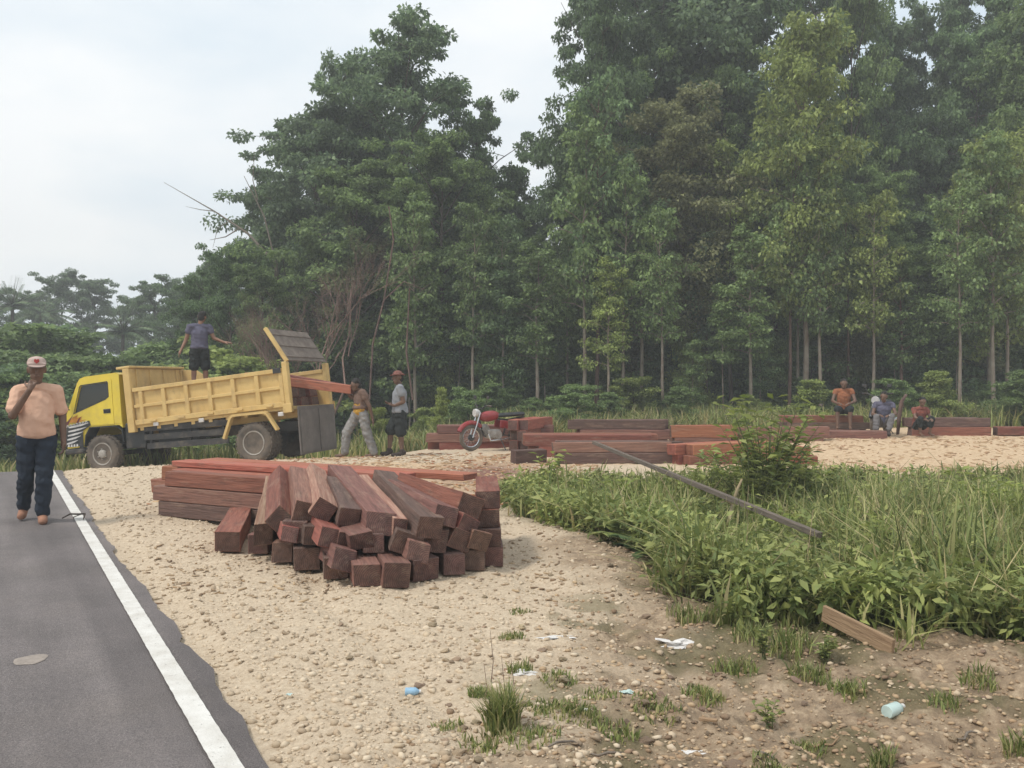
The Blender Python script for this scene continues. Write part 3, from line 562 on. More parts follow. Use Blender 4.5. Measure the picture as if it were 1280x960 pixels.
# pole lying from the dark stack down into the ditch, with a forked prop
timber(pt(742, 553, 13.9), pt(1024, 669, 7.2), 0.05, 0.05, 'wood_dull', 'long grey squared pole slanting from the timber stack into the weeds', name='pole', cat='pole', em='wood_dull', bev=0.004)
bm = bmesh.new(); a = pt(893, 690, 8.3); a.z = gh(a.x, a.y)-0.05; q = pt(916, 632, 9.05)
tube(bm, [a, (a+q)/2+Vector((0.01, 0, 0)), q], [0.034, 0.03, 0.024], 7); tube(bm, [q, q+Vector((0.05, 0.02, 0.16)), q+Vector((0.10, 0.02, 0.27))], [0.02, 0.016, 0.01], 6); tube(bm, [q, q+Vector((-0.06, 0, 0.05)), q+Vector((-0.12, 0.0, 0.03))], [0.012, 0.01, 0.006], 5)
tag(link('forked_prop', bm_mesh('forked_prop', bm, True), None, M['straw']), 'pale forked stick propping up the slanting grey pole', 'stick')
p1 = gp(1116, 813); p2 = gp(1038, 792)
timber((p1.x, p1.y, gh(p1.x, p1.y)+0.02), (p2.x, p2.y+0.12, gh(p2.x, p2.y)+0.09), 0.025, 0.10, 'plank_tan', 'short tan plank lying on edge where soil meets weeds', name='plank', cat='plank', em='plank_tan', bev=0.003)
for (px, py, l, a, lab) in [(1150, 938, .16, .25, 'flat pale wooden offcut on the brown stony soil'), (885, 893, .085, -.5, 'thin pale stick lying on the stony soil')]:
    p = gp(px, py); z = gh(p.x, p.y)+0.015; d = Vector((math.cos(a), math.sin(a), 0))*l/2; timber((p.x-d.x, p.y-d.y, z), (p.x+d.x, p.y+d.y, z+.006), .04 if l > .1 else .018, .014, 'plank_tan', lab, name='offcut', cat='stick', em='plank_tan', bev=0.003)
print('timber done')

# ------------------------------------------------------------------ dump truck
def panel(bm, outer, holes, y0, y1):
    """side panel in the x-z plane with holes, between y0 and y1"""
    fronts = []
    for y in (y0, y1):
        es = []; loops = []
        for lp in [outer]+holes:
            vs_ = [bm.verts.new((p[0], y, p[1])) for p in lp]; loops.append(vs_)
            es += [bm.edges.new((vs_[i], vs_[(i+1) % len(vs_)])) for i in range(len(vs_))]
        bmesh.ops.triangle_fill(bm, edges=es, use_beauty=True); fronts.append(loops)
    for la, lb in zip(*fronts):
        for i in range(len(la)):
            j = (i+1) % len(la); bm.faces.new((la[i], la[j], lb[j], lb[i]))
def wheel(parent, name, c, r, w_, sign, front=True):
    wh = empty(name); wh.parent = parent; wh.location = c
    bm = bmesh.new(); hw = w_/2
    lathe(bm, [(r*.60, -hw*.8), (r*.72, -hw), (r*.88, -hw*1.02), (r*.97, -hw*.8), (r, -hw*.6), (r, -hw*.15), (r*.975, -hw*.1), (r*.975, hw*.1), (r, hw*.15), (r, hw*.6), (r*.97, hw*.8), (r*.88, hw*1.02), (r*.72, hw), (r*.60, hw*.8)], 40)
    for k in range(28):
        a = 2*math.pi*k/28
        for sy in (-1, 1): box(bm, (r*1.0*math.cos(a), sy*hw*.62, r*1.0*math.sin(a)), (.05, hw*.5, .022), Matrix.Rotation(-a, 3, 'Y') @ Matrix.Rotation(R(90), 3, 'Y'))
    link('tyre', bm_mesh('tyre', bm, True, 40), wh, M['rubber'])
    bm = bmesh.new(); s = sign
    if front: pr = [(r*.62, s*hw*.75), (r*.60, s*hw*.95), (r*.55, s*hw*.9), (r*.5, s*hw*.35), (r*.36, s*hw*.55), (r*.24, s*hw*.75), (r*.2, s*hw*1.1), (r*.1, s*hw*1.15), (0.001, s*hw*1.15)]
    else: pr = [(r*.62, s*hw*.75), (r*.60, s*hw*.95), (r*.55, s*hw*.9), (r*.5, s*hw*-.2), (r*.36, s*hw*-.5), (r*.24, s*hw*-.45), (r*.17, s*hw*.35), (r*.1, s*hw*.4), (0.001, s*hw*.4)]
    lathe(bm, pr, 36); rim = link('rim', bm_mesh('rim', bm, True, 35), wh, M['rim'])
    bm = bmesh.new()
    for k in range(6):
        a = 2*math.pi*k/6; yy = s*hw*(.50 if front else -.30)
        lathe(bm, [(r*.075, yy), (r*.075, yy+s*.012)], 10, c=(r*.43*math.cos(a), 0, r*.43*math.sin(a)))
    tag(link('hand_hole_shade', bm_mesh('hand_hole_shade', bm), wh, M['interior']), kind='stuff')  # solid dark discs, their colour standing in for the shade inside open holes
    bm = bmesh.new()
    for k in range(6):
        a = 2*math.pi*(k+.5)/6; yy = s*hw*(.72 if front else -.42); lathe(bm, [(r*.035, yy), (r*.035, yy+s*.035)], 6, c=(r*.27*math.cos(a), 0, r*.27*math.sin(a)))
    tag(link('wheel_nut', bm_mesh('wheel_nut', bm), wh, M['rim']), kind='stuff')
    return wh
fr = Vector((-5.02, 17.55, 0)); ff = Vector((-8.52, 18.45, 0))
for p in (fr, ff): p.z = float(base_h(np.array(p.x), np.array(p.y)))+0.0
u = (ff-fr).normalized(); lf = Vector((0, 0, 1)).cross(u).normalized(); up = u.cross(lf)
org = fr-lf*0.82
truck = empty('dump_truck'); truck.matrix_world = Matrix.Translation(org) @ Matrix((u, lf, up)).transposed().to_4x4()
tag(truck, 'yellow dump truck with raised tailgate parked nose-down beside the road', 'truck')
WB = 3.55
def part(name, bm, m, parent=None, smooth=False, angle=30): return link(name, bm_mesh(name, bm, smooth, angle), parent or truck, m)
for yy, sg in ((.80, 1), (-.80, -1)): wheel(truck, 'wheel', (WB, yy, .385), .385, .2, sg, True)
for yy, sg in ((.86, 1), (.62, 1), (-.62, -1), (-.86, -1)): wheel(truck, 'wheel', (0, yy, .395), .395, .2, sg, False)
# chassis
bm = bmesh.new()
for yy in (.38, -.38): boxmm(bm, -.95, 4.2, yy-.04, yy+.04, .56, .76)
for xx in (-.7, .8, 1.7, 2.5): boxmm(bm, xx-.05, xx+.05, -.335, .335, .585, .735)
box(bm, (0, 0, .395), (.16, 1.5, .16)); box(bm, (WB, 0, .36), (.1, 1.4, .1)); lathe(bm, [(.18, -.16), (.18, .16)], 16, c=(0, 0, .4))
part('chassis', bm, M['chassis'])
bm = bmesh.new()                                        # side guards, tank and boxes under the bed
boxmm(bm, .62, 2.55, .80, .84, .78, .90); boxmm(bm, .62, 2.55, .80, .84, .60, .72); boxmm(bm, .62, 2.5, .80, .84, .42, .54)
for xx in (.72, 1.5, 2.4): boxmm(bm, xx, xx+.06, .745, .798, .44, .95)
part('side_guard', bm, M['chassis'])
bm = bmesh.new(); boxmm(bm, 1.35, 2.3, .45, .74, .42, .80, .03); part('fuel_tank', bm, M['black_paint'])
bm = bmesh.new(); boxmm(bm, 2.66, 2.98, -.5, .5, .5, 1.62, .02); boxmm(bm, 2.55, 3.02, .55, .82, .45, .98, .02); part('air_box', bm, M['black_paint'])
# cab
OUT = [(3.05, .90), (3.13, .96), (3.86, .96), (3.98, .80), (4.02, .56), (4.42, .54), (4.455, .62), (4.46, 1.05), (4.42, 1.22), (4.09, 1.90), (4.02, 1.985), (3.9, 2.02), (3.12, 2.045), (3.06, 2.0)]
WIN = [(4.20, 1.275), (4.02, 1.80), (3.98, 1.835), (3.36, 1.865), (3.34, 1.84), (3.34, 1.56), (3.42, 1.51)]
DOOR = [(3.24, .99), (3.86, .99), (3.96, 1.02), (4.26, 1.2), (4.28, 1.24), (4.075, 1.85), (4.02, 1.90), (3.27, 1.935), (3.24, 1.90)]
bm = bmesh.new()
for sg in (1, -1): panel(bm, OUT, [WIN], sg*.84, sg*.80)
for i in range(len(OUT)):
    a, b = OUT[i], OUT[(i+1) % len(OUT)]
    if i in (8,): continue
    q = [bm.verts.new((p[0], s_*.80, p[1])) for p, s_ in ((a, 1), (b, 1), (b, -1), (a, -1))]; bm.faces.new(q)
for s_ in (1, -1):                                        # windscreen pillars and rails
    bm.faces.new([bm.verts.new(p) for p in ((4.42, s_*.80, 1.22), (4.09, s_*.80, 1.90), (4.09, s_*.74, 1.90), (4.42, s_*.74, 1.22))])
bmesh.ops.remove_doubles(bm, verts=bm.verts, dist=0.0005)
cab = part('cab', bm, M['cab_yellow'])
bm = bmesh.new(); boxmm(bm, 3.055, 3.235, .842, .85, 1.0, 1.95); part('cab_pillar_panel', bm, M['cab_yellow'])
for sg in (1, -1):
    bm = bmesh.new(); panel(bm, DOOR, [[(p[0], p[1]) for p in WIN]], sg*.856, sg*.843)
    d = part('door', bm, M['cab_yellow'])
    bm = bmesh.new(); boxmm(bm, 3.30, 3.47, sg*.858, sg*.868, 1.22, 1.31, .004); part('handle_plate', bm, M['black_paint'], d)  # flat black plate standing proud of the door behind the handle
    bm = bmesh.new(); boxmm(bm, 3.32, 3.45, sg*.869, sg*.89, 1.275, 1.305, .006); part('handle', bm, M['chassis'], d)
    bm = bmesh.new(); panel(bm, [(4.19, 1.29), (4.015, 1.79), (3.975, 1.825), (3.37, 1.855), (3.35, 1.83), (3.35, 1.57), (3.43, 1.52)], [], sg*.826, sg*.820); part('pane', bm, M['glass'], d)
    bm = bmesh.new(); W2 = [(3.77+(p[0]-3.77)*1.045, 1.6+(p[1]-1.6)*1.07) for p in WIN]; panel(bm, W2, [WIN], sg*.860, sg*.8565); part('window_seal', bm, M['black_paint'], d)
    bm = bmesh.new(); tube(bm, [(4.3, sg*.86, 1.35), (4.36, sg*1.0, 1.45), (4.34, sg*1.02, 1.75)], .012, 6); boxmm(bm, 4.31, 4.37, sg*.94, sg*1.1, 1.42, 1.72, .02); part('wing_mirror', bm, M['black_paint'])
bm = bmesh.new(); bm.faces.new([bm.verts.new(p) for p in ((4.405, .74, 1.225), (4.085, .74, 1.885), (4.085, -.74, 1.885), (4.405, -.74, 1.225))]); part('windscreen', bm, M['glass'])
bm = bmesh.new(); boxmm(bm, 3.08, 3.2, -.7, .7, 1.0, 1.75, .05); boxmm(bm, 3.2, 3.65, -.72, .72, 1.0, 1.2, .05); boxmm(bm, 4.15, 4.38, -.75, .75, 1.0, 1.24, .03)
tube(bm, [(4.12+.06*math.cos(a_*math.pi/8), -.38+.19*math.sin(a_*math.pi/8)*1, 1.32+.19*math.cos(a_*math.pi/8)) for a_ in range(17)], .014, 6); part('seat', bm, M['interior'])
bm = bmesh.new(); boxmm(bm, 4.0, 4.5, -.86, .86, .42, .535, .03); boxmm(bm, 4.02, 4.12, .845, .85, .54, .8); part('bumper', bm, M['chassis'])
for sg in (1, -1):
    bm = bmesh.new(); boxmm(bm, 4.40, 4.475, sg*.55, sg*.81, .66, .86, .02); part('headlight', bm, M['white_decal'])
prof = [(3.02+.0, .60), (3.05, .86), (3.2, .955), (3.84, .955), (3.95, .80), (4.0, .57)]
for sg in (1, -1):                                        # front wheel arch liner
    bm = bmesh.new()
    for a, b in zip(prof, prof[1:]):
        d = (Vector((b[0], b[1]))-Vector((a[0], a[1]))); n_ = Vector((-d.y, d.x)).normalized()*.02
        vsq = [bm.verts.new((x_, y_, z_)) for y_ in (sg*.55, sg*.862) for x_, z_ in ((a[0], a[1]), (b[0], b[1]), (b[0]-n_.x, b[1]-n_.y), (a[0]-n_.x, a[1]-n_.y))]
        for fidx in ((0, 1, 2, 3), (4, 5, 6, 7), (0, 1, 5, 4), (1, 2, 6, 5), (2, 3, 7, 6), (3, 0, 4, 7)): bm.faces.new([vsq[i] for i in fidx])
    part('wheel_arch', bm, M['black_paint'])
# side graphics: white and black scribble lettering with orange and maroon flames, flat on the near door
def decal(name, polys, m, y=.862):
    bm = bmesh.new()
    for pl in polys: bm.faces.new([bm.verts.new((p[0], y, p[1])) for p in pl])
    return part(name, bm, m)
decal('black_graphic', [[(4.44, .58), (4.44, 1.0), (4.10, 1.06), (3.83, 1.10), (3.80, 1.0), (4.0, .90), (4.03, .58)]], M['black_paint'], .8635)
rs = random.Random(4); pol = []
for k in range(5):                                        # swooping bands
    z0 = .63+k*.085; x0 = 4.42-.02*k; L2 = .30+.055*k
    pol.append([(x0, z0), (x0, z0+.028), (x0-L2*.5, z0+.062), (x0-L2, z0+.085), (x0-L2*.6, z0+.030), (x0-L2*.3, z0+.008)])
for k in range(7):                                        # rounded letters along the upper band
    x0 = 4.40-.077*k; z0 = .985+.010*k; hh = .055
    pol += [[(x0, z0), (x0-.012, z0+hh), (x0-.026, z0+hh), (x0-.014, z0)], [(x0-.014, z0+hh*.85), (x0-.05, z0+hh*.95), (x0-.05, z0+hh*.72), (x0-.014, z0+hh*.65)], [(x0-.04, z0+hh*.7), (x0-.05, z0), (x0-.062, z0), (x0-.053, z0+hh*.8)]]
for k in range(4): x0 = 4.40-.07*k; pol.append([(x0, .575), (x0-.01, .625), (x0-.045, .63), (x0-.05, .58)])
decal('white_graphic', pol, M['white_decal'], .8665)
decal('orange_graphic', [[(4.36, 1.09), (4.30, 1.16), (4.24, 1.19), (4.10, 1.24), (4.14, 1.17), (4.0, 1.2), (4.05, 1.12), (3.9, 1.13), (4.1, 1.075)]], M['orange_decal'], .8625)
decal('maroon_graphic', [[(4.43, 1.01), (4.39, 1.10), (4.22, 1.24), (4.30, 1.13), (4.36, 1.03)], [(4.15, 1.065), (4.10, 1.15), (4.03, 1.19), (4.07, 1.12), (4.10, 1.06)]], M['maroon_decal'], .8655)
# tipping bed
bed = empty('bed'); bed.parent = truck; bed.location = (-.85, 0, 1.06); bed.rotation_euler = (0, R(2.2), 0)
BL, BH, BW = 3.55, .76, .87
def bpart(name, bm, m): return link(name, bm_mesh(name, bm), bed, m)
bm = bmesh.new(); boxmm(bm, 0, BL, -BW, BW, -.06, 0); 
for yy in (.4, -.4): boxmm(bm, .05, BL, yy-.05, yy+.05, -.22, -.061)
for k in range(9): boxmm(bm, .2+k*.4, .28+k*.4, -BW+.02, BW-.02, -.12, -.0605)
bpart('bed_floor', bm, M['bed_yellow'])
for sg in (1, -1):
    bm = bmesh.new(); y0, y1 = sg*(BW-.03), sg*BW; boxmm(bm, .12, BL-.02, y0, y1, .001, BH-.02)
    sd_ = bpart('side_wall', bm, M['bed_yellow'])
    bm = bmesh.new(); o1 = sg*(BW+.055); ob = sg*(BW+.001)
    boxmm(bm, .12, BL-.02, sg*(BW-.05), o1, BH-.08, BH, .006); boxmm(bm, .12, BL-.02, ob, o1, .0, .10, .006); boxmm(bm, .12, BL-.02, ob, sg*(BW+.045), BH*.50-.03, BH*.50+.035, .008)
    link('rail', bm_mesh('rail', bm), sd_, M['bed_yellow'])
    for k in range(7):
        bm = bmesh.new(); x0 = .16+k*(BL-.36)/6; boxmm(bm, x0-.045, x0+.045, ob, sg*(BW+.052), .101, BH-.081, .008); link('rib', bm_mesh('rib', bm), sd_, M['bed_yellow'])
    for k in range(5):
        bm = bmesh.new(); x0 = .45+k*.66; boxmm(bm, x0-.07, x0+.07, sg*(BW+.056), sg*(BW+.085), .03, .07, .006); link('hinge', bm_mesh('hinge', bm), sd_, M['bed_yellow'])
    bm = bmesh.new(); boxmm(bm, 0, .11, sg*(BW-.06), sg*(BW+.06), -.1, BH+.12, .01); boxmm(bm, -.03, .16, sg*(BW+.061), sg*(BW+.09), -.12, .06, .008); pst = bpart('rear_post', bm, M['bed_yellow'])
    bm = bmesh.new(); boxmm(bm, .13, .30, sg*(BW+.057), sg*(BW+.075), BH-.09, BH+.01, .004); link('latch', bm_mesh('latch', bm), pst, M['chassis'])
    bm = bmesh.new(); boxmm(bm, BL, BL+.16, sg*(BW-.05), sg*(BW+.07), -.14, BH+.42, .012); bpart('front_post', bm, M['bed_yellow'])
bm = bmesh.new(); boxmm(bm, BL+.03, BL+.09, -BW+.055, BW-.055, 0, BH+.42); boxmm(bm, BL-.02, BL+.30, -BW-.07, BW+.07, BH+.421, BH+.47, .01)
for k in range(4): boxmm(bm, BL+.0, BL+.029, -.72+k*.45, -.64+k*.45, .05, BH+.4)
bpart('headboard', bm, M['bed_yellow'])
bm = bmesh.new()                                          # far-side gusset seen above the rail
for yy in (-BW+.02,):
    vq = [bm.verts.new((x_, yy+dy, z_)) for dy in (0, -.03) for x_, z_ in ((BL-.02, BH+.01), (BL-.02, BH+.40), (BL-.35, BH+.36), (BL-.75, BH+.08), (BL-.78, BH+.01))]
    bm.faces.new(vq[:5]); bm.faces.new(vq[5:]); [bm.faces.new((vq[i], vq[(i+1) % 5], vq[5+(i+1) % 5], vq[5+i])) for i in range(5)]
bpart('gusset', bm, M['bed_yellow'])
tg = empty('tailgate'); tg.parent = bed; tg.location = (0.02, 0, BH+.14); tg.rotation_euler = (0, R(29), 0)
bm = bmesh.new(); boxmm(bm, -.012, .012, -BW+.02, BW-.041, .0, .78, .003)
for k in range(3): boxmm(bm, -.03, -.013, -BW+.05, BW-.06, .08+k*.27, .12+k*.27)
link('gate_board', bm_mesh('gate_board', bm), tg, M['plywood'])
bm = bmesh.new(); boxmm(bm, -.035, .035, BW-.04, BW+.03, -.02, .79, .006); link('gate_edge', bm_mesh('gate_edge', bm), tg, M['bed_yellow'])
bm = bmesh.new(); boxmm(bm, -.97, -.945, -.72, .86, .10, 1.05, .004); part('rear_panel', bm, M['sheet_grey'])
bm = bmesh.new(); boxmm(bm, -.99, -.975, -.66, .02, .14, .98, .003); boxmm(bm, -.99, -.975, .10, .82, .14, .98, .003); part('mud_flap', bm, M['sheet_grey'])
for sg in (1, -1):                                        # flat-topped mudguard frames
    bm = bmesh.new(); pts = [(.62, .52), (.44, .93), (.38, .965), (-.30, .98), (-.36, .95), (-.56, .62)]
    for a, b in zip(pts, pts[1:]):
        mid = Vector(((a[0]+b[0])/2, sg*.97, (a[1]+b[1])/2)); l_ = math.hypot(b[0]-a[0], b[1]-a[1]); box(bm, mid, (l_, .10, .05), Matrix.Rotation(-math.atan2(b[1]-a[1], b[0]-a[0]), 3, 'Y'))
    part('mudguard', bm, M['bed_yellow'])
for xx in (-.62, 1.15, 2.2):
    bm = bmesh.new(); boxmm(bm, xx-.06, xx+.06, .9, .93, .88, .96, .01); part('side_marker', bm, M['white_decal'])
bpy.context.view_layer.update()
TM = truck.matrix_world.copy(); BM = TM @ Matrix.Translation((-.85, 0, 1.06)) @ Matrix.Rotation(R(2.2), 4, 'Y')
# load in the bed: timbers stacked so that the man on top stands level with the rail
for k in range(3):
    for j in range(4):
        A = BM @ Vector((.25+random.uniform(0, .1), -.62+j*.41, .10+k*.19)); B = BM @ Vector((3.25+random.uniform(-.2, .1), -.62+j*.41, .10+k*.19)); timber(A, B, .3, .18, 'timber_red', 'red timber already loaded low in the dump truck bed', 'timbers loaded in the truck bed')
A = BM @ Vector((1.2, .40, .72)); B = pt(441, 487, 17.55); timber(A, B, .19, .17, 'timber_fresh', 'bright orange-red timber being pushed into the truck bed by the bent man', em='timber_end_fresh')
A = BM @ Vector((1.0, -.30, .72)); B = pt(432, 486, 18.3); timber(A, B, .2, .17, 'timber_red', 'dark red timber sticking out of the truck bed beside the carried one')
print('truck done')

# ------------------------------------------------------------------ motorbikes
def motorbike(name, label, loc, rz, red=True, pitch=0):
    mb = empty(name, loc, rz); tag(mb, label, 'motorbike', 'parked motorbikes')
    P_ = lambda n, bm, m, par=None, sm=True: link(n, bm_mesh(n, bm, sm, 40), par or mb, m)
    body = M['red_paint'] if red else M['black_paint']
    for nm, xx in (('front_wheel', .62), ('rear_wheel', -.62)):
        wh = empty(nm); wh.parent = mb; wh.location = (xx, 0, .29)
        bm = bmesh.new(); tube(bm, [(.25*math.cos(a), 0, .25*math.sin(a)) for a in np.linspace(0, 2*math.pi, 29)], .042, 8, False); P_('tyre', bm, M['rubber'], wh)
        bm = bmesh.new(); tube(bm, [(.205*math.cos(a), 0, .205*math.sin(a)) for a in np.linspace(0, 2*math.pi, 29)], .014, 6, False); P_('rim', bm, M['chrome'], wh)
        bm = bmesh.new()
        for k in range(18): a = k*math.pi/9; tube(bm, [(.03*math.cos(a+.4), .02*(-1)**k, .03*math.sin(a+.4)), (.2*math.cos(a), 0, .2*math.sin(a))], .0035, 4)
        tag(P_('spoke', bm, M['chrome'], wh), kind='stuff')
        bm = bmesh.new(); lathe(bm, [(.06, -.05), (.07, -.03), (.07, .03), (.06, .05)], 16); P_('hub', bm, M['chassis'], wh)
    bm = bmesh.new()
    for yy in (.07, -.07): tube(bm, [(.62, yy, .29), (.50, yy, .62), (.43, yy, .84)], [.018, .02, .02], 7)
    P_('fork', bm, M['chrome'])
    bm = bmesh.new(); pts = [(.62+.33*math.cos(a), 0, .29+.33*math.sin(a)) for a in np.linspace(.45, 2.35, 10)]
    V, Fc = tube_data(pts, .05, 8); vv = [bm.verts.new((v.x, v.y*1.2, v.z)) for v in V]; [bm.faces.new([vv[i] for i in f]) for f in Fc]; P_('front_mudguard', bm, body)
    bm = bmesh.new(); pts = [(-.62+.34*math.cos(a), 0, .29+.34*math.sin(a)) for a in np.linspace(.9, 2.9, 10)]
    tube(bm, pts, .055, 8); P_('rear_mudguard', bm, M['black_paint'])
    bm = bmesh.new()
    tube(bm, [(.45, 0, .78), (.12, 0, .70), (-.3, 0, .66), (-.75, 0, .72)], .022, 7); tube(bm, [(.43, 0, .72), (.30, 0, .32), (.0, 0, .25), (-.2, 0, .32), (-.3, 0, .66)], .02, 7)
    for yy in (.09, -.09): tube(bm, [(-.15, yy*.6, .33), (-.62, yy, .29)], .018, 6); tube(bm, [(-.62, yy, .29), (-.48, yy, .66)], .022, 6)
    P_('frame', bm, M['chassis'])
    bm = bmesh.new(); box(bm, (.08, 0, .36), (.34, .22, .2), None, .03); lathe(bm, [(.09, -.14), (.1, -.1), (.1, .1), (.09, .14)], 16, c=(0, 0, .34))
    for k in range(5): box(bm, (.24+k*.018, 0, .42+k*.024), (.16, .17, .012), Matrix.Rotation(.9, 3, 'Y'))
    P_('engine', bm, M['rim'], None, False)
    bm = bmesh.new(); bmesh.ops.create_uvsphere(bm, u_segments=16, v_segments=10, radius=1); bmesh.ops.transform(bm, matrix=Matrix.Translation((.17, 0, .75)) @ Matrix.Rotation(.1, 4, 'Y') @ Matrix.Diagonal((.27, .14, .12, 1)), verts=bm.verts); P_('fuel_tank', bm, body)
    for yy in (.12, -.12):
        bm = bmesh.new(); box(bm, (-.2, yy, .56), (.32, .03, .17), Matrix.Rotation(-.15, 3, 'Y'), .012); P_('side_cover', bm, body, None, False)
    bm = bmesh.new(); box(bm, (-.36, 0, .775), (.72, .24, .085), Matrix.Rotation(.04, 3, 'Y'), .035); P_('seat', bm, M['black_paint'], None, False)
    bm = bmesh.new(); tube(bm, [(.30, .36, .98), (.36, .22, .99), (.42, .08, .92), (.42, -.08, .92), (.36, -.22, .99), (.30, -.36, .98)], .014, 7)
    for yy in (.33, -.33): tube(bm, [(.32, yy*.75, .98), (.30, yy*1.02, .98)], .022, 7); tube(bm, [(.38, yy*.6, .99), (.36, yy*.8, 1.14)], .006, 5); box(bm, (.36, yy*.85, 1.17), (.015, .11, .07), None, .006)
    P_('handlebar', bm, M['chassis'], None, False)
    bm = bmesh.new(); lathe(bm, [(.085, 0), (.09, .05), (.06, .12), (.001, .14)], 16, axis='x', c=(0, 0, 0)); bmesh.ops.transform(bm, matrix=Matrix.Translation((.54, 0, .83)) @ Matrix.Rotation(math.pi, 4, 'Z'), verts=bm.verts); P_('headlight', bm, M['white_decal'])
    bm = bmesh.new(); tube(bm, [(.25, .1, .36), (.2, .13, .22), (-.15, .14, .24), (-.3, .15, .27)], .018, 7); tube(bm, [(-.3, .15, .27), (-.85, .17, .36)], [.035, .045], 10); P_('exhaust', bm, M['chrome'])
    bm = bmesh.new(); box(bm, (-.9, 0, .66), (.06, .12, .07), None, .012); P_('tail_light', bm, M['red_paint'], None, False)
    for yy in (.16,):
        bm = bmesh.new(); tube(bm, [(-.05, yy*.8, .26), (-.1, yy*1.7, .01)], .012, 6); P_('side_stand', bm, M['chassis'])
    return mb
bx, by = -0.35, 18.85
motorbike('motorbike', 'red motorbike parked in front of the brown timber stack', (bx, by, gh(bx, by)), R(180+32), True).scale = (.96,)*3
bx, by = 8.85, 21.3
motorbike('motorbike', 'black motorbike standing among the sitting men at the sawdust bank', (bx, by, gh(bx, by)), R(235), False)
print('bikes done')

# ------------------------------------------------------------------ people
def ell(bm, p, r):
    r = (r, r, r) if isinstance(r, (int, float)) else r
    res = bmesh.ops.create_icosphere(bm, subdivisions=2, radius=1)
    bmesh.ops.transform(bm, matrix=Matrix.Translation(Vector(p)) @ Matrix.Diagonal((*r, 1)), verts=res['verts']); return res['verts']
def seg(bm, p1, r1, p2, r2):
    tmp = bmesh.new(); ell(tmp, p1, r1); ell(tmp, p2, r2)
    res = bmesh.ops.convex_hull(tmp, input=tmp.verts[:])
    dead = [v for v in tmp.verts if not v.link_faces]; bmesh.ops.delete(tmp, geom=dead, context='VERTS')
    me = bpy.data.meshes.new('t'); tmp.to_mesh(me); tmp.free(); bm.from_mesh(me); bpy.data.meshes.remove(me)
def fuse(name, bm, vox, m, parent, wr=0.0, sc=9.0, seed=0):
    bmesh.ops.recalc_face_normals(bm, faces=bm.faces)
    me = bpy.data.meshes.new('t'); bm.to_mesh(me); bm.free(); o = bpy.data.objects.new('t', me); COL.objects.link(o)
    md = o.modifiers.new('r', 'REMESH'); md.mode = 'VOXEL'; md.voxel_size = vox; md.use_smooth_shade = True
    s2 = o.modifiers.new('s', 'SMOOTH'); s2.factor = 0.5; s2.iterations = 2
    dg = bpy.context.evaluated_depsgraph_get(); out = bpy.data.meshes.new_from_object(o.evaluated_get(dg)); bpy.data.objects.remove(o); bpy.data.meshes.remove(me)
    out.name = name; out.materials.clear()
    if wr:
        n_ = len(out.vertices); co = np.empty(n_*3, np.float32); nr = np.empty(n_*3, np.float32); out.vertices.foreach_get('co', co); out.vertex_normals.foreach_get('vector', nr)
        co = co.reshape(-1, 3); k_ = np.array([noise.noise(Vector((q[0]*sc+seed, q[1]*sc, q[2]*sc*1.7+q[0]*4)))+.5*noise.noise(Vector(q*sc*2.3)) for q in co])
        out.vertices.foreach_set('co', (co+nr.reshape(-1, 3)*k_[:, None]*wr).astype(np.float32).ravel()); out.update()
    return link(name, out, parent, m)
def hand(bm, w, d, n, curl=.5, side=1):
    """w wrist, d direction of the hand, n palm normal"""
    d = Vector(d).normalized(); n = Vector(n); n = (n-d*n.dot(d)).normalized(); s = d.cross(n)*side; w = Vector(w)
    seg(bm, w, .026, w+d*.045, (.03, .03, .03)); 
    for k in (-1, 1): seg(bm, w+d*.03+s*.018*k, .017, w+d*.085+s*.026*k, .015)
    for k, l in zip((-1.5, -.5, .5, 1.5), (.062, .074, .078, .068)):
        a = w+d*.088+s*.018*k; b = a+(d*math.cos(curl*.7)+n*math.sin(curl*.7)).normalized()*l*.55+s*.003*k; c = b+(d*math.cos(curl*1.7)+n*math.sin(curl*1.7)).normalized()*l*.5
        seg(bm, a, .0098, b, .009); seg(bm, b, .009, c, .0078)
    a = w+d*.03+s*.03; b = a+(d*.6+s*.7+n*.35).normalized()*.045; c = b+(d*.9+s*.2+n*.3).normalized()*.035; seg(bm, a, .013, b, .0105); seg(bm, b, .0105, c, .009)
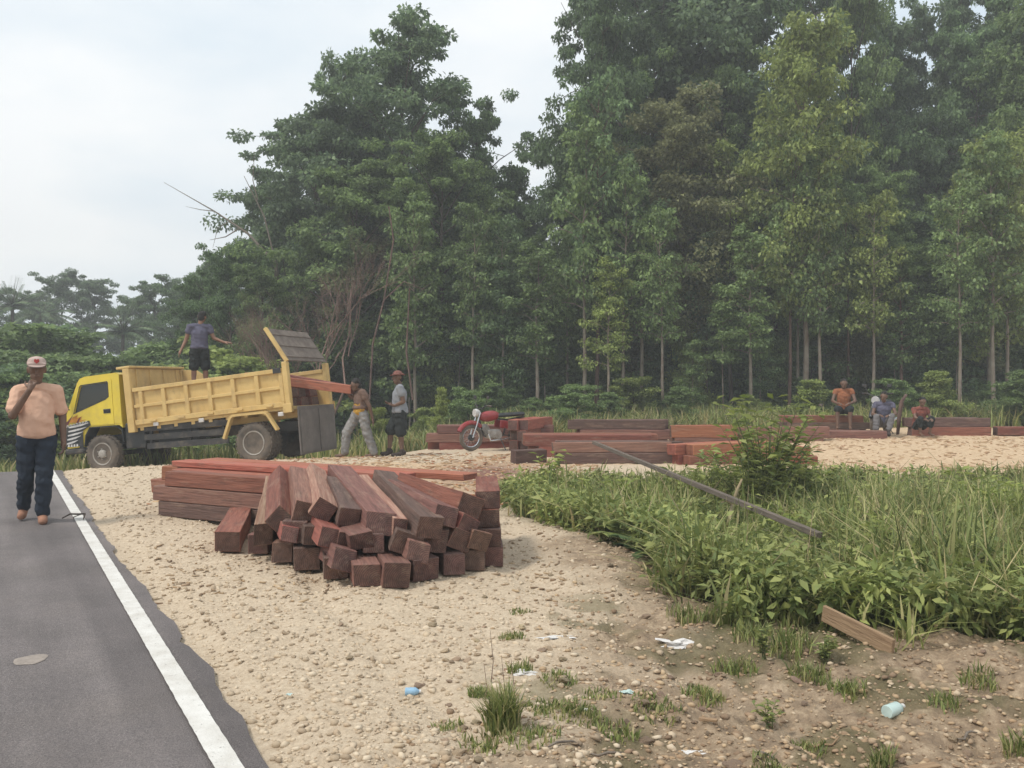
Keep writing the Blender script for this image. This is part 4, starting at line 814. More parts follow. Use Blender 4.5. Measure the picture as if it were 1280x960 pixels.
def figure(label, J, loc, rz=0, scale=1.0, skin='skin_dark', shirt=None, sleeve=.7, hem=None, pants=None, pleg=1.0, shoes=None, hat=None, vox=.0085, face=(0, -1, 0), belly=0, group=None, waist=None, loose=1.0, build=1.0, tank=False):
    P_ = empty('person', loc, rz, scale); tag(P_, label, 'person', group)
    V_ = {k: Vector(v) for k, v in J.items() if k not in ('hR', 'hL')}; bd = build
    f = Vector(face).normalized(); up_ = (V_['hd']-V_['nk']).normalized(); rt = f.cross(up_).normalized(); up_ = rt.cross(f)
    bm = bmesh.new()
    hd = V_['hd']
    hm = Matrix((rt, -f, up_)).transposed()                # head frame: x right, y back, z up
    def hp(x, y, z): return hd+hm @ Vector((x, y, z))
    seg(bm, hp(0, .012, .025), .088, hp(0, -.012, .02), .082); seg(bm, hp(0, -.015, -.02), .068, hp(0, -.045, -.085), .038); seg(bm, hp(.03, -.03, -.06), .034, hp(-.03, -.03, -.06), .034)
    seg(bm, hp(0, -.09, .012), .010, hp(0, -.108, -.022), .014); seg(bm, hp(.035, -.078, .02), .014, hp(-.035, -.078, .02), .014); seg(bm, hp(.02, -.086, -.055), .010, hp(-.02, -.086, -.055), .010)
    for s in (1, -1): seg(bm, hp(s*.083, .01, .015), (.012, .02, .026), hp(s*.08, .012, -.02), (.01, .014, .014))
    seg(bm, V_['nk'], .055*bd, hp(0, .02, -.05), .05)
    ch, be, pv = V_['ch'], V_['be'], V_['pv']; sh = (V_['sR']+V_['sL'])/2; lat = (V_['sL']-V_['sR']).normalized()
    def el(a, b):   # ellipsoid radii aligned loosely to the lateral direction
        return (abs(lat.x)*a+(1-abs(lat.x))*b, abs(lat.y)*a+(1-abs(lat.y))*b, b)
    tr = [(sh+Vector((0, 0, -.045)), el(.135*bd, .07)), (ch, el(.165*bd, .115*bd)), (be, el(.150*bd, .115*bd+belly)), (pv, el(.155*bd, .118*bd))]
    for (a, ra), (b, rb) in zip(tr, tr[1:]): seg(bm, a, ra, b, rb)
    for s in 'RL':
        seg(bm, V_['nk']-Vector((0, 0, .045)), .045, V_['s'+s], .054*bd); seg(bm, V_['s'+s], .052*bd, V_['e'+s], .042*bd); seg(bm, V_['e'+s], .042*bd, V_['w'+s], .028)
        seg(bm, V_['p'+s], .088*bd, V_['k'+s], .058*bd); seg(bm, V_['k'+s], .056*bd, (V_['k'+s]*.62+V_['a'+s]*.38)+Vector((0, .015, 0)), .057*bd); seg(bm, (V_['k'+s]*.62+V_['a'+s]*.38)+Vector((0, .015, 0)), .054*bd, V_['a'+s], .037)
        td = (V_['t'+s]-V_['a'+s]); seg(bm, V_['a'+s]+Vector((0, 0, -.035))-td*.22, .036, V_['t'+s]*.55+V_['a'+s]*.45+Vector((0, 0, -.03)), .036); seg(bm, V_['t'+s]*.55+V_['a'+s]*.45+Vector((0, 0, -.03)), .036, V_['t'+s], .026)
        hdv, hn, cu = J.get('h'+s, ((0, 0, -1), (0, -1, 0), .5)); 
        hand(bm, V_['w'+s], hdv, hn, cu, 1 if s == 'R' else -1)
    fuse('body', bm, vox, M[skin], P_)
    if shirt:
        bm = bmesh.new(); x = .016*loose
        tt = [(a, tuple(q+x for q in ra)) for a, ra in tr]; hz = hem if hem is not None else .04
        end = pv+Vector((0, 0, hz)); tt[-1] = (end, tuple(q*1.05+x*1.6 for q in tr[-1][1]))
        for (a, ra), (b, rb) in zip(tt, tt[1:]): seg(bm, a, ra, b, (rb[0], rb[1], min(rb[2], .05)) if b is end else rb)
        if not tank:
            for s in 'RL':
                seg(bm, V_['nk']-Vector((0, 0, .045)), .062, V_['s'+s], .054*bd+x); e = V_['s'+s].lerp(V_['e'+s], sleeve); seg(bm, V_['s'+s], .054*bd+x, e, (.050*bd+x*1.25)); 
        else:
            for s in 'RL': seg(bm, V_['nk']-Vector((0, 0, .07)), .05, V_['s'+s].lerp(V_['nk'], .35), .06*bd+x*.6)
        fuse('shirt', bm, vox, M[shirt], P_, .011, 9, loc[0])
    if pants:
        bm = bmesh.new(); x = .014*loose
        seg(bm, pv+Vector((0, 0, .05)), tuple(q*.98+x for q in el(.152*bd, .09)), pv, tuple(q+x for q in el(.157*bd, .118*bd)))
        for s in 'RL':
            seg(bm, pv+(V_['p'+s]-pv)*.5, .11*bd, V_['p'+s], .09*bd+x)
            if pleg > 1:
                fr_ = min(pleg-1, .97); q = V_['k'+s].lerp(V_['a'+s], fr_); seg(bm, V_['p'+s], .090*bd+x, V_['k'+s], .068*bd+x); seg(bm, V_['k'+s], .068*bd+x, q, .058*bd+x)
            else: q = V_['p'+s].lerp(V_['k'+s], pleg); seg(bm, V_['p'+s], .092*bd+x, q, .078*bd+x*1.6)
        fuse('trousers' if pleg > 1 else 'shorts', bm, vox, M[pants], P_, .018, 9, loc[1])
    if waist:
        bm = bmesh.new(); seg(bm, pv+Vector((0, 0, .17)), tuple(q+.022 for q in el(.15*bd, .09)), pv+Vector((0, 0, .02)), tuple(q+.03 for q in el(.158*bd, .10))); fuse('waist_cloth', bm, vox, M[waist], P_, .014, 10)
    if shoes:
        for s in 'RL':
            bm = bmesh.new(); td = (V_['t'+s]-V_['a'+s]); a = V_['a'+s]
            seg(bm, a+Vector((0, 0, -.03))-td*.24, .046, V_['t'+s]*.55+a*.45+Vector((0, 0, -.03)), .048); seg(bm, V_['t'+s]*.55+a*.45+Vector((0, 0, -.03)), .047, V_['t'+s]+Vector((0, 0, .004)), .038); seg(bm, a+Vector((0, 0, .02)), .05, a+Vector((0, 0, -.03)), .05)
            fuse('shoe', bm, .008, M[shoes], P_)
    bm = bmesh.new(); seg(bm, hp(0, .03, .045), .085, hp(0, .02, .055), .088); seg(bm, hp(0, .045, .0), .075, hp(0, .05, -.03), .062); fuse('hair', bm, .009, M['hair'], P_, .006, 30)
    if hat:
        bm = bmesh.new(); seg(bm, hp(0, .008, .075), (.098, .098, .05), hp(0, .008, .10), (.088, .09, .05)); box(bm, hp(0, .01, .068), (.17, .19, .03), hm)
        hb = fuse('cap' if hat != 'hat_brown' else 'hat', bm, .008, M[hat], P_)
        bm = bmesh.new()
        if hat == 'hat_brown': lathe(bm, [(.09, .0), (.15, -.006), (.152, .0), (.09, .014)], 24, axis='z'); bmesh.ops.transform(bm, matrix=Matrix.Translation(hp(0, .005, .06)) @ hm.to_4x4(), verts=bm.verts)
        else:
            pr = [(math.sin(a)*.082, -.06-.095*math.cos(a), .058-.02*math.cos(a)) for a in np.linspace(-1.5, 1.5, 11)]
            for dz in (0, .008): bm.faces.new([bm.verts.new(hp(p[0], p[1], p[2]+dz)) for p in pr])
        link('brim', bm_mesh('brim', bm), hb, M[hat])
        if hat == 'cap_pale':
            bm = bmesh.new(); c0 = hp(0, -.088, .105); pts = [hp(x_*1.0, -.094+abs(x_)*.3+max(0, z_-.10)*.6, z_) for x_, z_ in ((0, .077), (-.026, .10), (-.022, .122), (-.008, .125), (0, .117), (.008, .125), (.022, .122), (.026, .10))]
            bm.faces.new([bm.verts.new(p) for p in pts]); link('cap_badge', bm_mesh('cap_badge', bm), hb, M['cap_red'])
    return P_
# walking man on the road, facing the camera, right hand at his mouth
wl = gp(46, 654)
figure('man in peach T-shirt, dark trousers and cap walking on the road', dict(
    hd=(0, -.03, 1.585), nk=(0, .0, 1.455), ch=(0, .01, 1.25), be=(0, -.01, 1.08), pv=(0, 0, .93),
    sR=(-.178, .0, 1.365), eR=(-.215, -.14, 1.12), wR=(-.055, -.235, 1.385), hR=((.28, .4, .85), (.1, 1, -.1), .8),
    sL=(.178, .0, 1.365), eL=(.24, .03, 1.10), wL=(.25, -.03, .85), hL=((.02, -.1, -1), (-1, -.2, 0), .55),
    pR=(-.09, 0, .88), kR=(-.10, .03, .49), aR=(-.135, .27, .13), tR=(-.155, .14, .045),
    pL=(.095, 0, .88), kL=(.07, -.07, .48), aL=(.055, -.05, .09), tL=(.065, -.22, .03)),
    (wl.x, wl.y, 0.014), R(26), 1.0, 'skin_dark', 'cloth_peach', .72, -.02, 'cloth_navy', 1.93, 'shoe_tan', 'cap_pale', .0065, (.05, -1, -.08), .035, loose=1.1, build=1.0)
# man standing on the load, back to the camera, arms away from the body
p0 = BM @ Vector((2.42, .25, .57))
figure('man in mauve-grey shirt and dark shorts standing on the truck load', dict(
    hd=(.05, .03, 1.57), nk=(.02, .0, 1.43), ch=(0, 0, 1.23), be=(0, 0, 1.06), pv=(0, 0, .92),
    sR=(-.19, 0, 1.36), eR=(-.27, .02, 1.08), wR=(-.37, -.05, .86), hR=((-.4, -.1, -.9), (1, 0, -.3), .4),
    sL=(.19, 0, 1.36), eL=(.29, -.02, 1.13), wL=(.50, -.10, 1.04), hL=((.97, -.1, .0), (0, .3, -1), .3),
    pR=(-.095, 0, .87), kR=(-.11, .02, .47), aR=(-.12, .0, .09), tR=(-.13, .16, .03),
    pL=(.095, 0, .87), kL=(.12, .03, .47), aL=(.13, 0, .09), tL=(.15, .16, .03)),
    tuple(p0), R(18), .98, 'skin_mid', 'cloth_mauve', .35, .0, 'cloth_black', .86, None, None, .009, (.3, 1, -.15), 0, loose=1.3)
# man bent under the timber, pushing it toward the bed
q0 = pt(446, 568, 17.5); q0.z = gh(q0.x, q0.y)
figure('man with yellow waist cloth and faded trousers pushing a timber into the truck', dict(
    hd=(-.02, -.06, 1.40), nk=(.05, -.02, 1.30), ch=(.08, 0, 1.13), be=(.09, 0, .98), pv=(.07, 0, .86),
    sR=(.06, .17, 1.27), eR=(-.10, .22, 1.15), wR=(-.22, .17, 1.30), hR=((-.8, -.1, .5), (0, -.2, 1), .6),
    sL=(.12, -.17, 1.25), eL=(.24, -.20, 1.0), wL=(.30, -.16, .76), hL=((.25, .1, -1), (-1, 0, 0), .5),
    pR=(.0, .08, .82), kR=(-.20, .07, .47), aR=(-.23, .09, .09), tR=(-.40, .07, .03),
    pL=(.12, -.09, .82), kL=(.20, -.09, .46), aL=(.33, -.06, .10), tL=(.17, -.09, .035)),
    tuple(q0), R(9), 1.02, 'skin_dark', 'cloth_brown', .3, .1, 'cloth_jean', 1.97, None, None, .009, (-1, -.2, -.25), 0, waist='cloth_yellow', loose=1.5)
# man in grey top and hat walking behind the carrier
q0 = pt(499, 570, 17.55); q0.z = gh(q0.x, q0.y)
figure('man in grey top, dark shorts and brown hat walking behind the loader', dict(
    hd=(-.03, -.0, 1.50), nk=(.0, 0, 1.37), ch=(.01, 0, 1.18), be=(.0, 0, 1.02), pv=(.02, 0, .88),
    sR=(.0, .175, 1.31), eR=(.05, .2, 1.05), wR=(-.14, .12, 1.0), hR=((-.8, -.5, .1), (0, 0, 1), .5),
    sL=(.02, -.175, 1.31), eL=(.08, -.21, 1.05), wL=(-.08, -.16, .98), hL=((-.8, .5, .1), (0, 0, 1), .5),
    pR=(.0, .085, .84), kR=(-.16, .09, .48), aR=(-.19, .09, .10), tR=(-.33, .08, .04),
    pL=(.03, -.085, .84), kL=(.03, -.09, .46), aL=(.05, -.09, .09), tL=(-.12, -.1, .03)),
    tuple(q0), R(7), 1.03, 'skin_dark', 'cloth_grey', .4, -.03, 'cloth_black', .97, 'shoe_dark', 'hat_brown', .009, (-.9, -.45, 0), 0, loose=1.6)
# sitting men by the sawdust bank
def sit(dx=0, lean=0): return dict(hd=(0, -.08-lean, .86), nk=(0, -.02-lean, .73), ch=(0, 0-lean*.6, .54), be=(0, .02, .36), pv=(0, .04, .2),
    pR=(-.1, -.02, .17), pL=(.1, -.02, .17))
J = sit(); J.update(sR=(-.19, 0, .67), eR=(-.27, -.12, .42), wR=(-.15, -.34, .36), hR=((.6, -.7, 0), (0, 0, -1), .6), sL=(.19, 0, .67), eL=(.27, -.12, .42), wL=(.15, -.34, .36), hL=((-.6, -.7, 0), (0, 0, -1), .6),
    kR=(-.15, -.42, .22), aR=(-.15, -.45, -.2), tR=(-.16, -.6, -.26), kL=(.15, -.42, .22), aL=(.15, -.46, -.2), tL=(.16, -.6, -.26))
figure('bare-armed man in orange top sitting on the timber stack', J, (7.86, 21.0, gh(7.6, 21.0)+.42), R(-20), .92, 'skin_dark', 'cloth_orange', .2, 0, 'cloth_black', .95, None, None, .010, (.1, -1, -.1))
J = sit(0, .04); J.update(sR=(-.19, 0, .67), eR=(-.26, -.15, .42), wR=(-.12, -.36, .40), hR=((.6, -.7, 0), (0, 0, -1), .6), sL=(.19, -.0, .67), eL=(.27, -.13, .43), wL=(.14, -.36, .40), hL=((-.6, -.7, 0), (0, 0, -1), .6),
    kR=(-.17, -.40, .36), aR=(-.19, -.55, .0), tR=(-.2, -.72, -.06), kL=(.17, -.40, .38), aL=(.10, -.55, .0), tL=(.12, -.72, -.06))
figure('man in dull violet top with grey trousers sitting beside a bent stick', J, (8.62, 20.55, gh(8.6, 20.5)+.12), R(-22), .92, 'skin_dark', 'cloth_mauve', .3, 0, 'cloth_dull', 1.8, 'shoe_dark', None, .010, (-.2, -1, -.1))
J = sit(0, .1); J.update(sR=(-.18, -.05, .65), eR=(-.22, -.2, .42), wR=(-.10, -.42, .38), hR=((.3, -.9, 0), (0, 0, -1), .6), sL=(.18, -.05, .65), eL=(.22, -.2, .42), wL=(.10, -.42, .38), hL=((-.3, -.9, 0), (0, 0, -1), .6),
    kR=(-.16, -.36, .40), aR=(-.14, -.30, .02), tR=(-.15, -.48, -.05), kL=(.16, -.36, .40), aL=(.14, -.30, .02), tL=(.15, -.48, -.05))
figure('man in red top crouching beside the long dark timber stack', J, (9.30, 20.25, gh(9.3, 20.25)+.10), R(5), .82, 'skin_dark', 'cloth_red', .4, 0, 'cloth_black', 1.5, None, None, .010, (-.2, -1, -.2))
T2 = [pt(1122, 548, 20.9), pt(1124, 520, 20.9), pt(1127, 502, 20.9), pt(1133, 493, 20.9)]; T2[0].z = gh(T2[0].x, 20.9)-.02; bm = bmesh.new(); tube(bm, T2, [.035, .05, .045, .03], 7); tag(link('bent_stick', bm_mesh('bent_stick', bm, True), None, M['bark_red']), 'thick bent stick standing between the sitting men', 'stick')
print('people done')

# ------------------------------------------------------------------ litter and twigs
def crumple(px, py, s, m, label, cat='litter', flat=.35, name='plastic_bag', seed=0, asp=1.6):
    p = gp(px, py); bm = bmesh.new(); bmesh.ops.create_icosphere(bm, subdivisions=3, radius=1)
    for v in bm.verts:
        q = v.co.copy(); v.co = q*(0.62+.75*noise.noise(q*1.5+Vector((seed, 0, 0)))+.45*noise.noise(q*3.7+Vector((0, seed, 0)))); v.co.x *= asp; v.co.z = max(-.15, v.co.z*flat)
    o = link(name, bm_mesh(name, bm), None, m); o.location = (p.x, p.y, gh(p.x, p.y)+s*.08); o.scale = (s,)*3; o.rotation_euler = (0, 0, random.uniform(-.4, .4)); tag(o, label, cat); return o
crumple(848, 792, .085, M['plastic_white'], 'torn white plastic bag lying at the edge of the weeds', seed=3, asp=2.0)
crumple(655, 838, .052, M['plastic_white'], 'crumpled white bag beside the tall thin weed', seed=9)
crumple(695, 797, .06, M['plastic_white'], 'flattened dirty white wrapper on the bare sandy patch', seed=14, flat=.18, asp=2.2)
crumple(730, 888, .022, M['plastic_white'], 'small white scrap among the low grass tufts', seed=20)
crumple(858, 918, .04, M['plastic_white'], 'thin white plastic strip lying on the brown rubble', seed=26, flat=.2, asp=3.0)
crumple(785, 866, .026, M['plastic_aqua'], 'small grey-green plastic scrap in the low grass', seed=31)
crumple(362, 866, .016, M['plastic_aqua'], 'tiny blue-grey scrap on the open gravel near the road', seed=35)
crumple(635, 833, .05, M['timber_pale'], 'flat yellowish cardboard piece behind the tall thin weed', seed=40, flat=.1, name='cardboard')
def bottle(px, py, l, r, m, label, a, name='bottle'):
    p = gp(px, py); bm = bmesh.new(); lathe(bm, [(.001, 0), (r*.9, .002), (r, l*.06), (r*.93, l*.3), (r, l*.36), (r*.95, l*.55), (r, l*.66), (r*.7, l*.80), (r*.36, l*.9), (r*.36, l)], 16, axis='x')
    o = empty(name, (p.x, p.y, gh(p.x, p.y)+r*.8), a); link('bottle_body', bm_mesh('bottle_body', bm, True, 40), o, m)
    bm = bmesh.new(); lathe(bm, [(r*.42, l*.94), (r*.42, l*1.05)], 12, axis='x'); link('cap', bm_mesh('cap', bm), o, M['plastic_white']); tag(o, label, 'bottle'); return o
bottle(1108, 876, .13, .032, M['plastic_aqua'], 'pale green plastic bottle lying on the brown rubble', R(35))
bottle(506, 862, .075, .02, M['plastic_blue'], 'small pale blue plastic cup lying on the gravel', R(5), 'plastic_cup')
bm = bmesh.new(); bmesh.ops.create_uvsphere(bm, u_segments=10, v_segments=6, radius=1)
p = gp(627, 615); 
for v in bm.verts: v.co *= 1+.3*noise.noise(v.co*2)
o = link('red_cup', bm_mesh('red_cup', bm), None, M['red_paint']); o.location = pt(585, 612, 7.5); o.location = (p.x-.1, p.y, gh(p.x, p.y)+.03); o.scale = (.05, .05, .05); tag(o, 'small bright red scrap on the ground behind the front pile', 'litter')
bm = bmesh.new(); p = gp(97, 650); c = Vector((p.x, p.y, .03))
tube(bm, [c+Vector((-.13, -.07, .0)), c+Vector((-.08, .0, .035)), c+Vector((.0, .02, .03)), c+Vector((.09, -.02, .04)), c+Vector((.13, -.14, .0))], [.006, .009, .01, .009, .006], 6)
tube(bm, [c+Vector((-.08, .0, .035)), c+Vector((-.1, .08, .03))], [.007, .003], 5); tube(bm, [c+Vector((.06, -.01, .04)), c+Vector((.02, -.13, .02)), c+Vector((.06, -.19, .0))], [.007, .005, .003], 5)
tag(link('twig', bm_mesh('twig', bm, True), None, M['bark_dark']), 'crooked dark twig lying across the white road line', 'twig')
p = gp(39, 828); bm = bmesh.new(); lathe(bm, [(.001, .0), (.078, .0), (.084, .001), (.07, .0028), (.001, .003)], 36, axis='z')
for v in bm.verts: k_ = 1+.28*noise.noise(Vector((v.co.x, v.co.y, 0))*17); v.co.x *= k_; v.co.y *= k_
o = link('road_patch', bm_mesh('road_patch', bm), None, mat('patch', (0.30, 0.255, 0.22), var=.2, scale=30, rough=.95)); o.location = (p.x, p.y, .0135); tag(o, 'flat pale oval cake of dried mud on the dark asphalt', 'mud')
twigs = [(760, 940, .14), (640, 905, .1), (705, 935, .16), (900, 850, .1), (1210, 905, .12), (1030, 905, .12), (445, 712, .18), (400, 706, .12), (960, 930, .12), (300, 660, .2)]
for k, (px, py, l) in enumerate(twigs):
    p = gp(px, py); a = random.uniform(-.6, .6); bm = bmesh.new(); d = Vector((math.cos(a), math.sin(a), 0)); pts = []
    for i in range(5):
        q = p+d*l*(i/4-.5)+Vector((random.uniform(-.01, .01), random.uniform(-.015, .015), 0)); q.z = gh(q.x, q.y)+.012; pts.append(q)
    tube(bm, pts, [.004, .006, .006, .005, .003], 5)
    tag(link('twig', bm_mesh('twig', bm, True), None, M['plank_tan'] if k % 2 else M['wood_grey']), 'dry fallen twig lying on the stony ground', 'twig', 'dry twigs on the stony ground')
print('litter done')

# ------------------------------------------------------------------ vegetation
def leaves_mesh(name, P, D, Nn, S, W):
    """diamond leaves, folded along the midrib: P base, D direction, Nn up-ish normal, S length, W half width"""
    D = D/np.linalg.norm(D, axis=1, keepdims=True); side = np.cross(D, Nn); side /= np.linalg.norm(side, axis=1, keepdims=True)+1e-9; nn = np.cross(side, D)
    S = S[:, None]; W = W[:, None]
    a = P; b = P+D*S*.45+side*W+nn*W*.25; c = P+D*S-nn*S*.12; d = P+D*S*.45-side*W+nn*W*.25
    v = np.stack([a, b, c, d], 1).reshape(-1, 3); f = np.arange(len(v)).reshape(-1, 4)
    return mesh_np(name, v, f)
def clump_leaves(rs, C, Rr, n, flat=.55, droop=.35, ls=.2, lw=.35):
    """n leaves round every clump centre"""
    k = len(C); d = rs.normal(size=(k, n, 3)); d /= np.linalg.norm(d, axis=2, keepdims=True); r = rs.rand(k, n, 1)**.45
    P = C[:, None]+d*r*Rr[:, None, None]*np.array([1, 1, flat]); out = d*np.array([1, 1, .3])+rs.normal(size=(k, n, 3))*.6; out[..., 2] -= droop
    up_ = np.array([0, 0, 1.])+rs.normal(size=(k, n, 3))*.45
    S = ls*rs.uniform(.6, 1.3, (k, n)); return P.reshape(-1, 3), out.reshape(-1, 3), up_.reshape(-1, 3), S.ravel(), (S*lw*rs.uniform(.8, 1.2, (k, n))).ravel()
class Tubes:
    def __init__(s): s.V = []; s.F = []
    def add(s, pts, rad, n=6):
        V, Fc = tube_data(pts, rad, n); b = len(s.V); s.V += V; s.F += [tuple(i+b for i in f) for f in Fc]
    def mesh(s, name): return mesh_np(name, [tuple(v) for v in s.V], s.F, True)
def tree_proto(seed, h, r0, cb, cr, prof, nl, cl, lpc, ls, flat=.55, droop=.35, lean=0.0, crr=(.5, .95), sub=3, fork=False):
    """tapered trunk, limbs, branchlets and leaf clumps; returns trunk mesh, crown mesh"""
    rs = np.random.RandomState(seed); T_ = Tubes(); n = 9
    px_ = np.cumsum(rs.normal(0, .055*h/n, n+1)); py_ = np.cumsum(rs.normal(0, .03*h/n, n+1)); px_ -= px_[0]; py_ -= py_[0]
    tp = [Vector((px_[i]+lean*(i/n)**1.5*h, py_[i], h*.97*i/n)) for i in range(n+1)]
    T_.add(tp, [r0*(1.25 if i == 0 else 1-.9*(i/n)**.9) for i in range(n+1)], 9)
    def trunk(t):
        x = t*n; i = min(int(x), n-1); return tp[i].lerp(tp[i+1], x-i)
    C = []; Rr = []
    for k in range(nl):
        t = cb+(1-cb)*((k+rs.rand()*.9)/nl)*.97; u_ = (t-cb)/(1-cb); ln = cr*prof(u_)*rs.uniform(.65, 1.15); a = k*2.4+rs.uniform(-.5, .5)
        p0 = trunk(t); el_ = rs.uniform(.05, .45)+u_*.55; d = Vector((math.cos(a)*math.cos(el_), math.sin(a)*math.cos(el_), math.sin(el_)))
        p1 = p0+d*ln*.5+Vector((0, 0, .04*ln)); p2 = p0+d*ln+Vector((0, 0, -.05*ln+rs.uniform(-.1, .1)*ln)); rr = max(.012, r0*.34*(1-u_*.6))
        T_.add([p0, p1, p2], [rr, rr*.6, rr*.22], 5)
        for j in range(cl):
            w_ = rs.uniform(.35, 1.05); q = p0.lerp(p1, w_*2) if w_ < .5 else p1.lerp(p2, (w_-.5)*2); off = Vector((rs.normal(), rs.normal(), rs.normal()*.5+.1))*ln*.22
            e = q+off; C.append(tuple(e)); Rr.append(rs.uniform(*crr)*(.75+.5*(1-u_)))
            if j < sub: T_.add([q, q.lerp(e, .6)+Vector((0, 0, .05)), e], [rr*.35, rr*.22, .006], 4)
    C.append(tuple(tp[-1])); Rr.append(crr[0])
    L_ = clump_leaves(rs, np.array(C), np.array(Rr), lpc, flat, droop, ls)
    P = L_[0]; return T_.mesh('trunk'), leaves_mesh('crown', *L_), float(np.percentile(P[:, 2], 99.5)), float(np.percentile(np.hypot(P[:, 0], P[:, 1]), 95))
dome = lambda u: math.sqrt(max(0.02, 1-(max(0, u-.15)/.9)**2))*(.55+.45*min(1, u*4))
col_ = lambda u: .55+.45*math.sin(math.pi*min(1, .12+u*.85))
cone = lambda u: 1-.75*u
PR = {}
PR['broad'] = [tree_proto(11, 16, .26, .34, 4.9, dome, 26, 8, 190, .20, .34, .25), tree_proto(12, 15, .24, .30, 4.4, dome, 24, 8, 190, .20, .36, .3, .04), tree_proto(13, 16, .28, .38, 5.2, dome, 24, 9, 180, .21, .33, .25, -.04)]
PR['tall'] = [tree_proto(21, 15, .17, .28, 2.7, col_, 34, 6, 170, .19, .5, .5), tree_proto(22, 15, .16, .34, 2.4, col_, 32, 6, 170, .19, .5, .55, .02), tree_proto(23, 15, .18, .25, 3.0, col_, 34, 6, 170, .20, .45, .45, -.02)]
PR['slim'] = [tree_proto(31, 12, .135, .36, 1.7, col_, 26, 4, 46, .21, .55, .55, .015, (.35, .65)), tree_proto(32, 12, .14, .42, 1.9, col_, 26, 4, 46, .21, .55, .55, -.02, (.35, .65))]
PR['open'] = [tree_proto(61, 15, .17, .30, 2.6, col_, 36, 5, 85, .21, .5, .5, .01), tree_proto(62, 13, .16, .26, 2.8, col_, 32, 5, 85, .21, .5, .45, -.01)]
PR['shrub'] = [tree_proto(41, 4, .06, .06, 1.7, col_, 20, 6, 120, .14, .4, .35, .03, (.3, .6)), tree_proto(42, 4, .06, .05, 1.9, dome, 20, 6, 120, .15, .35, .25, -.03, (.3, .6)), tree_proto(43, 4, .05, .08, 1.5, cone, 20, 6, 120, .14, .4, .4, .0, (.3, .55))]
PR['poles'] = [tree_proto(51, 8, .05, .30, 1.2, col_, 16, 4, 70, .17, .45, .5, .02, (.3, .55)), tree_proto(52, 8, .045, .45, 1.3, dome, 12, 4, 70, .18, .4, .4, -.03, (.3, .55))]
bpy.context.view_layer.update()
def tree(kind, var, X_, Y_, h, lm, bark='bark_dark', label='', group=None, name='forest_tree', rz=None, wide=1.0, cat='tree', sink=.08, wm=None):
    tm, cm, ph, prr = PR[kind][var % len(PR[kind])]; z = float(base_h(np.array(X_), np.array(Y_)))-sink
    o = empty(name, (X_, Y_, z), random.uniform(0, 6.28) if rz is None else rz); s = h/ph; sx = s*wide if wm is None else wm/2/prr; o.scale = (sx, sx, s)
    for nm, me, m_ in (('trunk', tm, M[bark]), ('crown', cm, M[lm])):
        if not me.materials: me.materials.append(m_)
        c = link(nm, me, o); c.material_slots[0].link = 'OBJECT'; c.material_slots[0].material = m_
    tag(o, label.replace('{c}', CN.get(lm, 'green')).replace('{b}', dict(bark_pale='pale', bark_red='reddish', bark_dark='dark')[bark]).replace('{z}', zone(X_, Y_)), cat, group); return o
CN = dict(leaf_dark='dark green', leaf_blue='bluish green', leaf_mid='mid green', leaf_olive='olive', leaf_yellow='yellow-green', leaf_lime='lime green')
def zone(X_, Y_):
    px = 640+X_/Y_*F
    for lim, w_ in ((90, 'behind the walking man'), (180, 'behind the truck cab'), (300, 'behind the man on the truck'), (420, 'behind the raised tailgate'), (480, 'behind the man pushing timber'), (540, 'behind the man in the hat'), (680, 'behind the red motorbike'), (760, 'behind the grey pole top'), (850, 'behind the tall dark timber stack'), (920, 'behind the fresh fanned timbers'), (1010, 'behind the tallest leafy shrub'), (1085, 'behind the man in orange'), (1170, 'behind the man in violet'), (1250, 'beyond the sitting men')):
        if px < lim: return w_
    return 'behind the end of the sawdust bank'
def tpx(kind, var, px, Yd, topy, lm, bark='bark_dark', wpx=None, **k):
    """tree whose foot lies on the ground Yd metres out, in the direction px, and whose top reaches row topy"""
    X_ = (px-640)/F*Yd; h = H-(topy-HY)/F*Yd-float(base_h(np.array(X_), np.array(Yd))); return tree(kind, var, X_, Yd, h, lm, bark, wm=wpx/F*Yd if wpx else None, **k)
GB = 'broad crowned trees of the left forest edge'; GT = 'tall trees of the right forest edge'; GM = 'trees deeper in the forest'; GU = 'shrubs along the forest edge'; GL = 'shrubs on the low ground beyond the road'
# left group
tpx('broad', 0, 508, 37, 38, 'leaf_blue', wpx=235, label='tallest broad-crowned tree on the skyline behind the dump truck tailgate', rz=1.0)
for (px, Yd, ty, v, lm, wd) in [(392, 36, 128, 1, 'leaf_blue', 185), (598, 37, 128, 2, 'leaf_dark', 140), (445, 33, 200, 1, 'leaf_mid', 190), (560, 33, 172, 0, 'leaf_mid', 190), (345, 38, 215, 2, 'leaf_blue', 120), (640, 35, 285, 0, 'leaf_dark', 110), (450, 38, 75, 1, 'leaf_blue', 105)]:
    tpx('broad', v, px, Yd, ty, lm, label='broad crowned {c} forest tree {z}', group=GB, wpx=wd, rz=px*.37)
for (px, Yd, ty, v, lm, wd) in [(285, 32, 300, 0, 'leaf_dark', 100), (330, 31, 330, 1, 'leaf_mid', 90), (250, 34, 338, 2, 'leaf_dark', 90)]:
    tpx('broad', v, px, Yd, ty, lm, wpx=wd, label='low dense {c} tree at the forest foot {z}', group='low trees at the left foot of the forest', name='low_tree')
